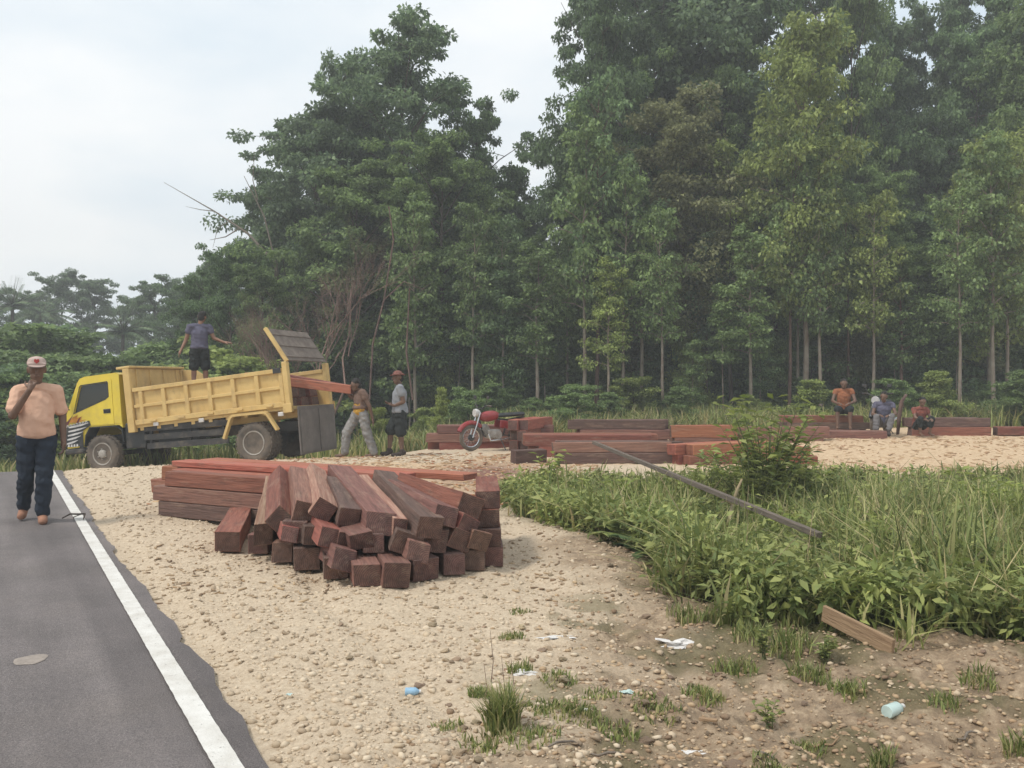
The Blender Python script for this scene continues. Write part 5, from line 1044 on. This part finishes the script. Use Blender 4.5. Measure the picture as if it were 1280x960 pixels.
# right group
LT = 'slender {c} tree with bare {b} trunk {z}'
for (px, Yd, ty, v, lm, bk, wd) in [(731, 29, 130, 0, 'leaf_mid', 'bark_pale', 80), (745, 29.6, 90, 1, 'leaf_dark', 'bark_red', 90), (776, 29, 200, 1, 'leaf_mid', 'bark_pale', 80), (801, 30, 230, 0, 'leaf_dark', 'bark_pale', 80), (985, 29, 170, 1, 'leaf_mid', 'bark_red', 80), (1026, 28.5, 190, 0, 'leaf_mid', 'bark_pale', 70), (1242, 28, 160, 0, 'leaf_mid', 'bark_pale', 80), (1256, 28.5, 190, 1, 'leaf_yellow', 'bark_pale', 80), (1062, 30, 230, 1, 'leaf_mid', 'bark_red', 70), (628, 30, 270, 1, 'leaf_dark', 'bark_pale', 70), (995, 30, 220, 1, 'leaf_mid', 'bark_pale', 70), (706, 30.5, 280, 1, 'leaf_mid', 'bark_pale', 70), (1150, 30, 300, 0, 'leaf_mid', 'bark_dark', 80), (880, 30.5, 290, 1, 'leaf_dark', 'bark_dark', 80), (672, 29, 300, 0, 'leaf_mid', 'bark_pale', 75), (830, 28.5, 260, 1, 'leaf_mid', 'bark_pale', 75), (938, 28.5, 280, 0, 'leaf_mid', 'bark_pale', 75), (1090, 28.5, 240, 1, 'leaf_yellow', 'bark_pale', 75), (1128, 28.5, 300, 0, 'leaf_mid', 'bark_red', 70), (1200, 28, 230, 1, 'leaf_mid', 'bark_pale', 80), (760, 28.3, 320, 0, 'leaf_yellow', 'bark_pale', 60), (590, 29.5, 250, 1, 'leaf_mid', 'bark_pale', 75), (520, 30, 240, 0, 'leaf_mid', 'bark_pale', 75)]:
    tpx('slim', v, px, Yd, ty, lm, bk, wpx=wd, label=LT, group='slender trees with visible trunks at the clearing edge')
tpx('open', 0, 1008, 29, 22, 'leaf_yellow', 'bark_pale', label='tall narrow yellow-green tree standing out before the darker forest', wpx=125)
tpx('open', 1, 1235, 29.5, 165, 'leaf_yellow', 'bark_pale', label='yellow-green bushy tree at the end of the sawdust bank', wpx=120)
tpx('tall', 0, 850, 31, 112, 'leaf_olive', 'bark_red', label='olive-brown leafy tree between the pale trunks and the yellow-green one', wpx=150)
tpx('slim', 1, 915, 30.5, 175, 'leaf_yellow', label='small bright green tree beside the olive-brown one', wpx=95)
for (kd, px, Yd, ty, v, lm, wd) in [('broad', 745, 33, -40, 0, 'leaf_dark', 155), ('broad', 716, 34, 180, 1, 'leaf_dark', 110), ('broad', 815, 36, -60, 2, 'leaf_blue', 190), ('tall', 880, 36, -90, 1, 'leaf_blue', 190), ('broad', 940, 36, -40, 0, 'leaf_dark', 190), ('broad', 1062, 35, -10, 1, 'leaf_mid', 120), ('broad', 1112, 37, 155, 0, 'leaf_blue', 130), ('broad', 1168, 36, 130, 2, 'leaf_blue', 130), ('broad', 1222, 36, 30, 1, 'leaf_dark', 150), ('tall', 1290, 34, 10, 0, 'leaf_mid', 160), ('broad', 1345, 33, 40, 2, 'leaf_mid', 160), ('broad', 1085, 33, 215, 2, 'leaf_mid', 130), ('broad', 890, 33, 235, 2, 'leaf_mid', 150), ('broad', 960, 34, 210, 0, 'leaf_dark', 160), ('broad', 775, 33, 225, 1, 'leaf_dark', 150), ('tall', 1180, 33, 270, 1, 'leaf_dark', 130), ('broad', 820, 32.5, 290, 0, 'leaf_mid', 130), ('broad', 790, 34, 80, 2, 'leaf_mid', 150), ('broad', 900, 34.5, 60, 1, 'leaf_mid', 150), ('broad', 1290, 32, 230, 1, 'leaf_yellow', 130), ('broad', 970, 33, 110, 2, 'leaf_mid', 120), ('broad', 1130, 34, 260, 1, 'leaf_mid', 130), ('broad', 690, 33.5, 300, 2, 'leaf_mid', 100), ('broad', 1118, 39, 20, 1, 'leaf_blue', 140), ('broad', 1180, 39, -10, 0, 'leaf_blue', 150), ('broad', 1265, 37, -30, 2, 'leaf_dark', 150), ('broad', 660, 38, 250, 1, 'leaf_blue', 90), ('broad', 1030, 37, -60, 2, 'leaf_dark', 150)]:
    tpx(kd, v, px, Yd, ty, lm, label='tall {c} leafy tree in the dense forest {z}', group=GT, wpx=wd)
# deeper rows close the forest
rs_ = random.Random(5)
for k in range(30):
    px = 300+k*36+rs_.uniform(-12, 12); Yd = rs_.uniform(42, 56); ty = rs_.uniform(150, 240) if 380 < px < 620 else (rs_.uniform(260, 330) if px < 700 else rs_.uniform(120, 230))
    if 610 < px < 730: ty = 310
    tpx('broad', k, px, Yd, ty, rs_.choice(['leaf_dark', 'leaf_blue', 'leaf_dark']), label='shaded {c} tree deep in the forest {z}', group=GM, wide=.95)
# understorey
for k in range(46):
    px = 395+k*20+rs_.uniform(-9, 9); Yd = rs_.uniform(32.5, 36); hh = rs_.uniform(3.0, 6.5)
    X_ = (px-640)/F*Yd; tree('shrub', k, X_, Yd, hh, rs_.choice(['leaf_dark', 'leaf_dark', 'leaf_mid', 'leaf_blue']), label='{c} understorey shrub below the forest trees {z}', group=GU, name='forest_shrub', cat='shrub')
for k in range(34):
    px = 420+k*27+rs_.uniform(-9, 9); Yd = rs_.uniform(25, 30); hh = rs_.uniform(.7, 1.7)
    X_ = (px-640)/F*Yd; tree('shrub', k+1, X_, Yd, hh, rs_.choice(['leaf_mid', 'leaf_mid', 'leaf_yellow']), label='low {c} bush at the forest foot {z}', group='low bushes at the foot of the forest', name='bush', cat='bush', wide=rs_.uniform(.9, 1.4))
for k in range(26):
    px = 560+k*28+rs_.uniform(-12, 12); Yd = rs_.uniform(30.5, 32.5); hh = rs_.uniform(2.0, 4.6)
    tree('shrub', k, (px-640)/F*Yd, Yd, hh, rs_.choice(['leaf_mid', 'leaf_mid', 'leaf_yellow', 'leaf_dark', 'leaf_olive']), label='{c} understorey shrub between the trunks {z}', group=GU, name='forest_shrub', cat='shrub', wide=rs_.uniform(.7, 1.1))
for (px, Yd, hh, v) in [(628, 29.5, 5.2, 0), (905, 28.5, 4.6, 1), (865, 28, 2.8, 0), (570, 31, 6.0, 1), (680, 30, 4.0, 0), (1120, 29, 4.2, 1), (510, 31, 6.5, 0), (950, 29, 3.4, 0), (1195, 29, 5, 1)]:
    tree('poles', v, (px-640)/F*Yd, Yd, hh, rs_.choice(['leaf_mid', 'leaf_dark']), 'bark_pale', label='thin {c} pole-like sapling before the forest {z}', group='saplings at the forest edge', name='sapling', cat='sapling')
tree('shrub', 2, (552-640)/F*26, 26, 1.75, 'leaf_lime', label='bright yellow-green bush standing out in the tall grass', name='bush', cat='bush', wide=.5)
tree('shrub', 0, (472-640)/F*24.5, 24.5, 1.5, 'leaf_lime', label='bright green bush right behind the men at the truck', name='bush', cat='bush', wide=.7)
# left: low ground beyond the road crest
for k in range(44):
    Yd = rs_.choice([23.5, 26, 29, 33, 38])+rs_.uniform(-1, 1); px = rs_.uniform(-60, 330)
    if Yd < 25 and px > 60: continue
    X_ = (px-640)/F*Yd; topy = rs_.uniform(405, 470) if Yd > 28 else rs_.uniform(440, 510)
    tpx('shrub', k, px, Yd, topy, rs_.choice(['leaf_mid', 'leaf_mid', 'leaf_dark', 'leaf_yellow']), label='{c} leafy shrub on the low ground {z}', group=GL, name='shrub', cat='shrub', wide=1.5)
for (px, Yd, ty, v, lm) in [(75, 70, 338, 0, 'leaf_blue'), (118, 72, 352, 1, 'leaf_blue'), (40, 74, 362, 2, 'leaf_blue'), (195, 62, 345, 2, 'leaf_blue'), (225, 58, 352, 0, 'leaf_dark'), (165, 75, 372, 1, 'leaf_blue'), (-20, 70, 360, 1, 'leaf_blue'), (255, 60, 330, 1, 'leaf_dark')]:
    tpx('broad', v, px, Yd, ty, lm, label='distant {c} tree on the skyline {z}', group='distant skyline trees beyond the road', wide=.85)
# palms
def palm(px, Yd, ty, label):
    X_ = (px-640)/F*Yd; z = float(base_h(np.array(X_), np.array(Yd))); h = H-(ty-HY)/F*Yd-z; rs = np.random.RandomState(int(px)); o = empty('palm_tree', (X_, Yd, z)); T_ = Tubes(); T_.add([(0, 0, 0), (.1, 0, h*.4), (.15, .1, h*.78)], [.16, .13, .1], 8); Pb = []; Db = []; Nb = []; Sb = []
    for k in range(20):
        a = k*2.4; e = rs.uniform(.1, 1.35); ln = rs.uniform(2.0, 2.9); d = Vector((math.cos(a)*math.cos(e), math.sin(a)*math.cos(e), math.sin(e))); p0 = Vector((.15, .1, h*.78)); pts = [p0+d*ln*t-Vector((0, 0, 1))*(ln*.45*t*t*(1.3-math.sin(e))) for t in np.linspace(0, 1, 9)]
        T_.add(pts, [.03*(1-.8*i/8) for i in range(9)], 4)
        for i in range(1, 9):
            td = (pts[i]-pts[i-1]).normalized(); s = td.cross(Vector((0, 0, 1))).normalized()
            for q in range(4):
                for sg in (1, -1): Pb.append(pts[i-1].lerp(pts[i], q/4)); Db.append(s*sg+td*.6-Vector((0, 0, .35))); Nb.append((0, 0, 1)); Sb.append(.75*(1-.5*i/9))
    Sb = np.array(Sb); link('trunk', T_.mesh('trunk'), o, M['bark_dark']); link('crown', leaves_mesh('crown', np.array([tuple(p) for p in Pb]), np.array([tuple(p) for p in Db]), np.array(Nb, float), Sb, Sb*.07), o, M['leaf_blue']); tag(o, label, 'palm', 'palms on the far skyline')
for px, Yd, ty in ((12, 60, 338), (48, 64, 352), (150, 55, 378)): palm(px, Yd, ty, 'palm tree with feathery fronds among the distant skyline trees')
# bare reddish thicket and dead limb above the truck
def bare(seed, X_, Yd, h, spread, depth, m_, label, name, cat, first=None, up_=.55):
    rs = random.Random(seed); T_ = Tubes()
    def grow_(p, d, ln, r, lev):
        q = p+d*ln*.5+Vector((rs.uniform(-1, 1), rs.uniform(-1, 1), rs.uniform(-.5, .8)))*ln*.08; e = p+d*ln; T_.add([p, q, e], [r, r*.8, r*.55], 5 if lev > 1 else 3)
        if lev == 0: return
        for k in range(rs.choice([2, 3, 3])):
            nd = (d+Vector((rs.uniform(-1, 1), rs.uniform(-1, 1), rs.uniform(-.5, 1)))*spread).normalized(); grow_(p.lerp(e, rs.uniform(.45, 1)), nd, ln*rs.uniform(.55, .85), r*.55, lev-1)
    for d in (first or [(0, 0, 1)]): grow_(Vector((rs.uniform(-.2, .2), rs.uniform(-.2, .2), 0)), Vector(d).normalized(), h*.42, h*.010, depth)
    o = link(name, T_.mesh(name), None, m_); o.location = (X_, Yd, float(base_h(np.array(X_), np.array(Yd)))-.05); tag(o, label, cat); return o
bare(3, (400-640)/F*28.5, 28.5, 6.6, .62, 7, M['twig_red'], 'bare reddish-brown tangled thicket in front of the dark trees', 'bare_thicket', 'thicket', [(0, 0, 1), (.35, 0, 1), (-.4, .1, 1)])
bare(8, (350-640)/F*29, 29, 5.6, .6, 6, M['twig_red'], 'leafless brown shrub leaning toward the road above the truck', 'bare_shrub', 'shrub', [(-.5, 0, 1), (.1, 0, 1)])
T_ = Tubes(); Yd = 33; a = pt(345, 330, Yd); T_.add([pt(352, 560, Yd), pt(350, 420, Yd), a, pt(310, 292, Yd), pt(268, 264, Yd), pt(205, 228, Yd)], [.13, .11, .075, .045, .025, .007], 7)
for (p, q, e, r) in [((300, 285), (282, 296), (262, 300), .03), ((268, 264), (250, 262), (232, 258), .02), ((345, 330), (330, 270), (305, 220), .04), ((322, 250), (316, 225), (318, 190), .025), ((350, 420), (400, 372), (470, 338), .05), ((290, 275), (272, 285), (266, 310), .02)]: T_.add([pt(*p, Yd), pt(*q, Yd), pt(*e, Yd)], [r, r*.7, r*.25], 5)
tag(link('dead_tree', T_.mesh('dead_tree'), None, M['wood_grey']), 'dead leafless tree whose bare limb sticks out into the sky', 'dead tree')
T_ = Tubes(); Yd = 29.0
T_.add([pt(462, 500, Yd), pt(466, 430, Yd), pt(480, 375, Yd), pt(505, 352, Yd), pt(530, 362, Yd)], [.035, .032, .03, .02, .01], 6); T_.add([pt(480, 375, Yd), pt(492, 300, Yd), pt(486, 258, Yd)], [.03, .028, .02], 6)
T_.add([pt(516, 500, Yd), pt(508, 440, Yd), pt(512, 360, Yd)], [.04, .035, .02], 6)
tag(link('bent_tree', T_.mesh('bent_tree'), None, M['bark_red']), 'arching bare stem in front of the dark broad-crowned trees', 'tree stem')
print('trees done')

# ------------------------------------------------------------------ grass, weeds, ferns
def blades_mesh(name, x, y, z, hgt, wid, rs, bend=.35):
    n = len(x); a = rs.uniform(0, 6.28, n); lean = rs.uniform(.05, bend, n)*hgt*1.6; dx, dy = np.cos(a), np.sin(a); b2 = a+rs.uniform(1.0, 2.1, n); sx, sy = np.cos(b2), np.sin(b2)
    def lev(t): return np.stack([x+dx*lean*t*t, y+dy*lean*t*t, z+hgt*(t-.25*t*t*(lean/hgt))], -1)
    S_ = np.stack([sx, sy, np.zeros(n)], -1)*wid[:, None]
    p0, p1, p2 = lev(0), lev(.55), lev(1.0)
    v = np.stack([p0-S_*.7, p0+S_*.7, p1+S_, p1-S_, p2+S_*.08, p2-S_*.08], 1).reshape(-1, 3); b = (np.arange(n)*6)[:, None]
    f = np.concatenate([b+np.array([[0, 1, 2, 3]]), b+np.array([[3, 2, 4, 5]])], 1).reshape(-1, 4)
    return mesh_np(name, v, f)
rs = np.random.RandomState(9); n = 80000
y = 4.6+10*rs.rand(n)**1.25; x = -0.5+(rs.rand(n))*(y*.62+1.6); sd = poly_sd(x, y, DITCH)+(fbm(x*2.2, y*2.2)-.45)*1.1
keep = (sd > -.02) & (rs.rand(n) < np.clip(.25+sd*.9, 0, 1)) & (fbm(x*1.2+7, y*1.2)+rs.rand(n)*.35 > .42); x, y, sd = x[keep][:42000], y[keep][:42000], sd[keep][:42000]
hg = (.22+.62*rs.rand(len(x))**1.3)*np.clip(.45+sd*.8, .35, 1.15)*(.65+.8*fbm(x*.9, y*.9)); far = sstep(13.0, 10.0, y); hg *= .62+.38*far
o = link('wild_grass', blades_mesh('wild_grass', x, y, ground_h(x, y), hg, .003+.009*rs.rand(len(x))**2+.0005*y, rs, .95), None, M['grass_blade']); tag(o, 'tall wild grass filling the ditch', 'grass', kind='stuff')
n = 26000; y = 22.3+7*rs.rand(n); x = -7+27*rs.rand(n); keep = (y > 23+np.clip(x-4, 0, 6)*.25-2*(x < 3)) ; x, y = x[keep], y[keep]
hg = (.3+.6*rs.rand(len(x)))*(.35+1.2*fbm(x*.7, y*.7)); o = link('tall_grass', blades_mesh('tall_grass', x, y, ground_h(x, y), hg, .009+.014*rs.rand(len(x)), rs, .8), None, M['grass_blade']); tag(o, 'tall grass between the clearing and the forest', 'grass', kind='stuff')
n = 9000; y = 16.5+9*rs.rand(n); x = -15+12*rs.rand(n); s_ = -.5*x+.866*y; keep = (s_ > 20.3) & (road_off(x, y) > .4) | (s_ > 22.8); keep &= ~((np.abs(x+6.8) < 2.6) & (np.abs(y-17.6) < 1.2)); x, y = x[keep], y[keep]
hg = (.25+.4*rs.rand(len(x))); o = link('verge_grass', blades_mesh('verge_grass', x, y, ground_h(x, y), hg, .012+.014*rs.rand(len(x)), rs), None, M['grass_blade']); tag(o, 'grass on the slope around and below the parked truck', 'grass', kind='stuff')
# broad-leaved ground cover in the ditch (uncountable)
n = 6500; y = 4.9+9*rs.rand(n)**1.1; x = -.3+rs.rand(n)*(y*.62+1.2); sd = poly_sd(x, y, DITCH); keep = sd+(fbm(x*2.2, y*2.2)-.45)*.8 > .02; x, y, sd = x[keep], y[keep], sd[keep]
hz = ground_h(x, y)+(.12+.48*rs.rand(len(x)))*np.clip(.4+sd, .4, 1)*(1-.45*sstep(10.5, 13, y)); L_ = clump_leaves(rs, np.stack([x, y, hz], -1), .06+.10*rs.rand(len(x)), 15, .8, .25, .095, .2)
o = link('weed_cover', leaves_mesh('weed_cover', *L_), None, M['weed_leaf']); tag(o, 'low broad-leaved weeds growing through the ditch grass', 'weeds', kind='stuff')
# single plants
def weed(px, py, h, spread, lm, label, nst=5, ll=.11, seed=1, group=None, name='weed_plant', onY=None, lw=.25):
    p = gp(px, py) if onY is None else Vector(((px-640)/F*onY, onY, 0)); z = gh(p.x, p.y); rs = np.random.RandomState(seed); o = empty(name, (p.x, p.y, z)); T_ = Tubes(); Pb = []; Db = []; Sb = []
    for k in range(nst):
        a = rs.uniform(0, 6.28); q = Vector((math.cos(a), math.sin(a), 0))*spread*rs.uniform(.2, 1); hh = h*rs.uniform(.6, 1); pts = [Vector((rs.normal()*.01, rs.normal()*.01, 0)), q*.35+Vector((0, 0, hh*.55)), q+Vector((0, 0, hh))]; T_.add(pts, [.007*h+.002, .005*h+.001, .001], 4)
        for i in range(16):
            t_ = .25+.75*i/15; c = pts[0].lerp(pts[1], t_*2) if t_ < .5 else pts[1].lerp(pts[2], t_*2-1); b = rs.uniform(0, 6.28) if i < 13 else rs.uniform(0, 6.28); Pb.append(tuple(c)); Db.append((math.cos(b), math.sin(b), rs.uniform(-.15, .7))); Sb.append(ll*rs.uniform(.6, 1.2))
    link('stem', T_.mesh('stem'), o, M['stem']); Sb = np.array(Sb); link('foliage', leaves_mesh('foliage', np.array(Pb), np.array(Db), np.tile([0, 0, 1.], (len(Pb), 1))+rs.normal(size=(len(Pb), 3))*.25, Sb, Sb*lw), o, M[lm]); tag(o, label, 'plant', group); return o
weed(958, 0, 1.75, .8, 'leaf_lime', 'tallest leafy shrub rising out of the weeds before the fresh timbers', 46, .17, 5, onY=10.6, name='leafy_shrub', lw=.2)
weed(940, 0, 1.3, .75, 'weed_leaf', 'lighter leafy plant at the foot of the tallest shrub', 34, .14, 6, onY=10.2, name='leafy_shrub')
weed(684, 0, .75, .28, 'leaf_lime', 'light green leafy weed beside the short dark offcut', 7, .13, 7, onY=11.9)
weed(738, 0, .55, .25, 'weed_leaf', 'leafy weed in front of the low dark timber stack', 7, .12, 8, onY=11.6)
weed(1040, 0, .85, .25, 'weed_leaf', 'dark stemmed weed before the sawdust bank', 6, .12, 9, onY=11.5)
weed(1220, 0, .75, .3, 'weed_leaf', 'leafy weed before the right end of the sawdust bank', 8, .12, 10, onY=10.5)
for i, (px, Yd, h, lm) in enumerate([(890, 11.2, .95, 'weed_leaf'), (1003, 10.9, 1.0, 'leaf_lime'), (1062, 11.4, .8, 'weed_leaf'), (825, 11.2, .75, 'leaf_lime'), (1145, 10.2, .85, 'weed_leaf'), (1252, 9.2, .95, 'leaf_lime'), (705, 11.3, .65, 'weed_leaf'), (1190, 8.0, .8, 'weed_leaf'), (980, 8.4, .7, 'leaf_lime'), (1265, 6.6, .75, 'weed_leaf'), (865, 9.4, .7, 'weed_leaf'), (1100, 7.6, .75, 'leaf_lime'), (918, 10.8, 1.1, 'leaf_lime'), (985, 11.0, 1.15, 'weed_leaf'), (1025, 10.6, .9, 'weed_leaf'), (860, 10.9, .85, 'leaf_lime'), (1215, 10.4, .9, 'leaf_lime'), (1110, 11.2, .8, 'leaf_lime'), (760, 10.9, .7, 'leaf_lime'), (1170, 6.3, .65, 'leaf_lime'), (1050, 6.6, .65, 'weed_leaf'), (930, 7.2, .6, 'leaf_lime')]):
    weed(px, 0, h, h*.4, lm, ('dark' if lm == 'weed_leaf' else 'bright')+' green waist-high weed clump overtopping the ditch grass', 16, .15, 400+i, 'taller weed clumps in the ditch', onY=Yd, lw=.2, name='weed_clump')
k = 20
for (px, Yd, h) in [(700, 10.5, .5), (760, 9.3, .5), (830, 8.6, .55), (900, 7.4, .5), (940, 8.9, .6), (1000, 7.6, .55), (1080, 8.8, .65), (1090, 6.6, .5), (1150, 7.4, .6), (1180, 9.2, .6), (1210, 6.2, .55), (1260, 7.2, .6), (1010, 6.2, .45), (1130, 5.9, .45), (950, 6.4, .4), (1270, 5.8, .5), (870, 10.4, .6), (1110, 10.6, .6)]:
    k += 1; weed(px, 0, h, .22, ['weed_leaf', 'weed_leaf', 'leaf_yellow', 'leaf_lime'][k % 4], 'knee-high leafy weed growing among the ditch grass', 7, .12, k, 'leafy weeds in the ditch', onY=Yd)
T_ = Tubes(); rs3 = random.Random(3)
for k in range(90):
    Yd = rs3.uniform(5.6, 12.5); px = rs3.uniform(690, 1280); X_ = (px-640)/F*Yd
    if poly_sd(X_, Yd, DITCH) < .2: continue
    z = gh(X_, Yd); hh = rs3.uniform(.4, .95); a = rs3.uniform(0, 6.28); d = Vector((math.cos(a), math.sin(a), 0))*hh*rs3.uniform(.1, .55); p = Vector((X_, Yd, z)); T_.add([p, p+d*.35+Vector((0, 0, hh*.6)), p+d+Vector((0, 0, hh))], [.005, .0045, .002], 4)
tag(link('dead_stalks', T_.mesh('dead_stalks'), None, M['straw']), 'dry pale stalks standing among the ditch weeds', 'stalks', kind='stuff')
def fern(px, Yd, s, label, seed, lm='fern_leaf'):
    X_ = (px-640)/F*Yd; rs = np.random.RandomState(seed); o = empty('fern', (X_, Yd, gh(X_, Yd)), rs.uniform(0, 6)); T_ = Tubes(); Pb = []; Db = []; Sb = []
    for k in range(11):
        a = k*2.4+rs.uniform(-.3, .3); e = rs.uniform(.7, 1.25); ln = s*rs.uniform(.75, 1.1); d = Vector((math.cos(a)*math.cos(e), math.sin(a)*math.cos(e), math.sin(e))); pts = [d*ln*t-Vector((0, 0, ln*.42*t*t))+Vector((math.cos(a), math.sin(a), 0))*ln*.3*t*t for t in np.linspace(0, 1, 12)]; T_.add(pts, [.004*(1-.07*i) for i in range(12)], 3)
        for i in range(2, 12):
            td = (pts[i]-pts[i-1]).normalized(); sd_ = td.cross(Vector((0, 0, 1))).normalized(); w_ = s*.30*math.sin(math.pi*min(1, .15+.85*(1-i/12.5)))
            for q in (0, .5):
                for sg in (1, -1): Pb.append(tuple(pts[i-1].lerp(pts[i], q))); Db.append(tuple(sd_*sg+td*.45-Vector((0, 0, .1)))); Sb.append(w_)
    link('stem', T_.mesh('stem'), o, M['stem']); Sb = np.array(Sb); link('frond', leaves_mesh('frond', np.array(Pb), np.array(Db), np.tile([0, 0, 1.], (len(Pb), 1)), Sb, Sb*.13), o, M[lm]); tag(o, label, 'fern', 'ferns in the ditch'); return o
for i, (px, Yd, s) in enumerate([(785, 8.3, .62), (815, 8.0, .6), (760, 8.9, .55), (845, 7.6, .5), (880, 7.1, .5), (720, 9.4, .5), (1190, 6.0, .5), (1230, 5.6, .5), (915, 6.6, .45), (1060, 5.9, .45)]): fern(px, Yd, s, 'arching green fern growing at the edge of the ditch', 70+i, 'fern_leaf' if i % 3 else 'weed_leaf')
def tuft(px, py, h, n, r, label, seed, m_='grass_blade', group='grass tufts on the stony soil'):
    p = gp(px, py); rs = np.random.RandomState(seed); a = rs.uniform(0, 6.28, n); q = r*(1.35 if group else 1)*rs.rand(n)**.7; x = q*np.cos(a); y = q*np.sin(a); me = blades_mesh('grass_tuft', x, y, ground_h(x+p.x, y+p.y)-gh(p.x, p.y), h*(.5+.5*rs.rand(n)), .0022+.0028*rs.rand(n), rs, .5); o = link('grass_tuft', me, None, M[m_]); o.location = (p.x, p.y, gh(p.x, p.y)-.004); tag(o, label, 'grass tuft', group)
for i, (px, py, h, n, r) in enumerate([(690, 890, .05, 260, .09), (880, 855, .07, 260, .08), (735, 895, .05, 160, .07), (640, 795, .05, 120, .06), (650, 835, .07, 120, .05), (1100, 935, .10, 90, .04), (970, 950, .05, 220, .07), (1275, 925, .12, 110, .05), (820, 880, .05, 200, .09), (940, 790, .12, 160, .09), (905, 770, .14, 200, .1), (985, 805, .13, 200, .1), (1010, 830, .1, 160, .08), (750, 870, .045, 120, .08), (860, 770, .12, 160, .1), (990, 770, .16, 200, .1), (650, 765, .035, 90, .05), (610, 930, .06, 160, .09), (660, 925, .05, 180, .1), (600, 870, .05, 260, .045), (700, 850, .045, 130, .08), (770, 905, .05, 140, .08), (1180, 870, .07, 110, .06), (1060, 850, .09, 140, .07), (1225, 845, .09, 120, .07), (920, 820, .09, 160, .09), (560, 905, .04, 80, .05), (1010, 905, .05, 110, .06)]): tuft(px, py, h, n, r, 'small green grass tuft on the stony soil', 200+i)
tuft(628, 912, .22, 420, .07, 'tall green grass clump at the edge of the open gravel', 300, group=None)
weed(960, 880, .14, .08, 'weed_leaf', 'small dark weed seedling on the brown rubble', 5, .04, 60); weed(955, 815, .2, .08, 'weed_leaf', 'upright weed at the foot of the grass bank', 5, .05, 61); weed(1030, 815, .16, .1, 'weed_leaf', 'bushy weed beside the tan plank', 7, .045, 62)
T_ = Tubes()
for k, (px, py, hh) in enumerate([(614, 820, .17), (628, 860, .16), (640, 850, .14), (606, 850, .12)]): p = gp(px, py+30); z = gh(p.x, p.y); T_.add([Vector((p.x, p.y, z)), Vector((p.x+.01, p.y, z+hh*.6)), Vector((p.x-.005, p.y+.01, z+hh*1.5))], [.0022, .0018, .0008], 4)
tag(link('dry_stalks', T_.mesh('dry_stalks'), None, M['bark_red']), 'thin dry weed stalks standing over the grass clump on the gravel', 'stalks', kind='stuff')
print('plants done')

# ------------------------------------------------------------------ hazy air round the whole scene
bm = bmesh.new(); boxmm(bm, -150, 150, -12, 130, -4, 24)
hz = bpy.data.materials.new('haze'); hz.use_nodes = True; t = hz.node_tree; t.nodes.clear(); ou = t.nodes.new('ShaderNodeOutputMaterial'); pv_ = t.nodes.new('ShaderNodeVolumePrincipled')
pv_.inputs['Color'].default_value = (0.90, 0.92, 0.92, 1); pv_.inputs['Density'].default_value = 0.0033; pv_.inputs['Anisotropy'].default_value = 0.0; t.links.new(pv_.outputs['Volume'], ou.inputs['Volume'])
tag(link('haze', bm_mesh('haze', bm), None, hz), kind='stuff')
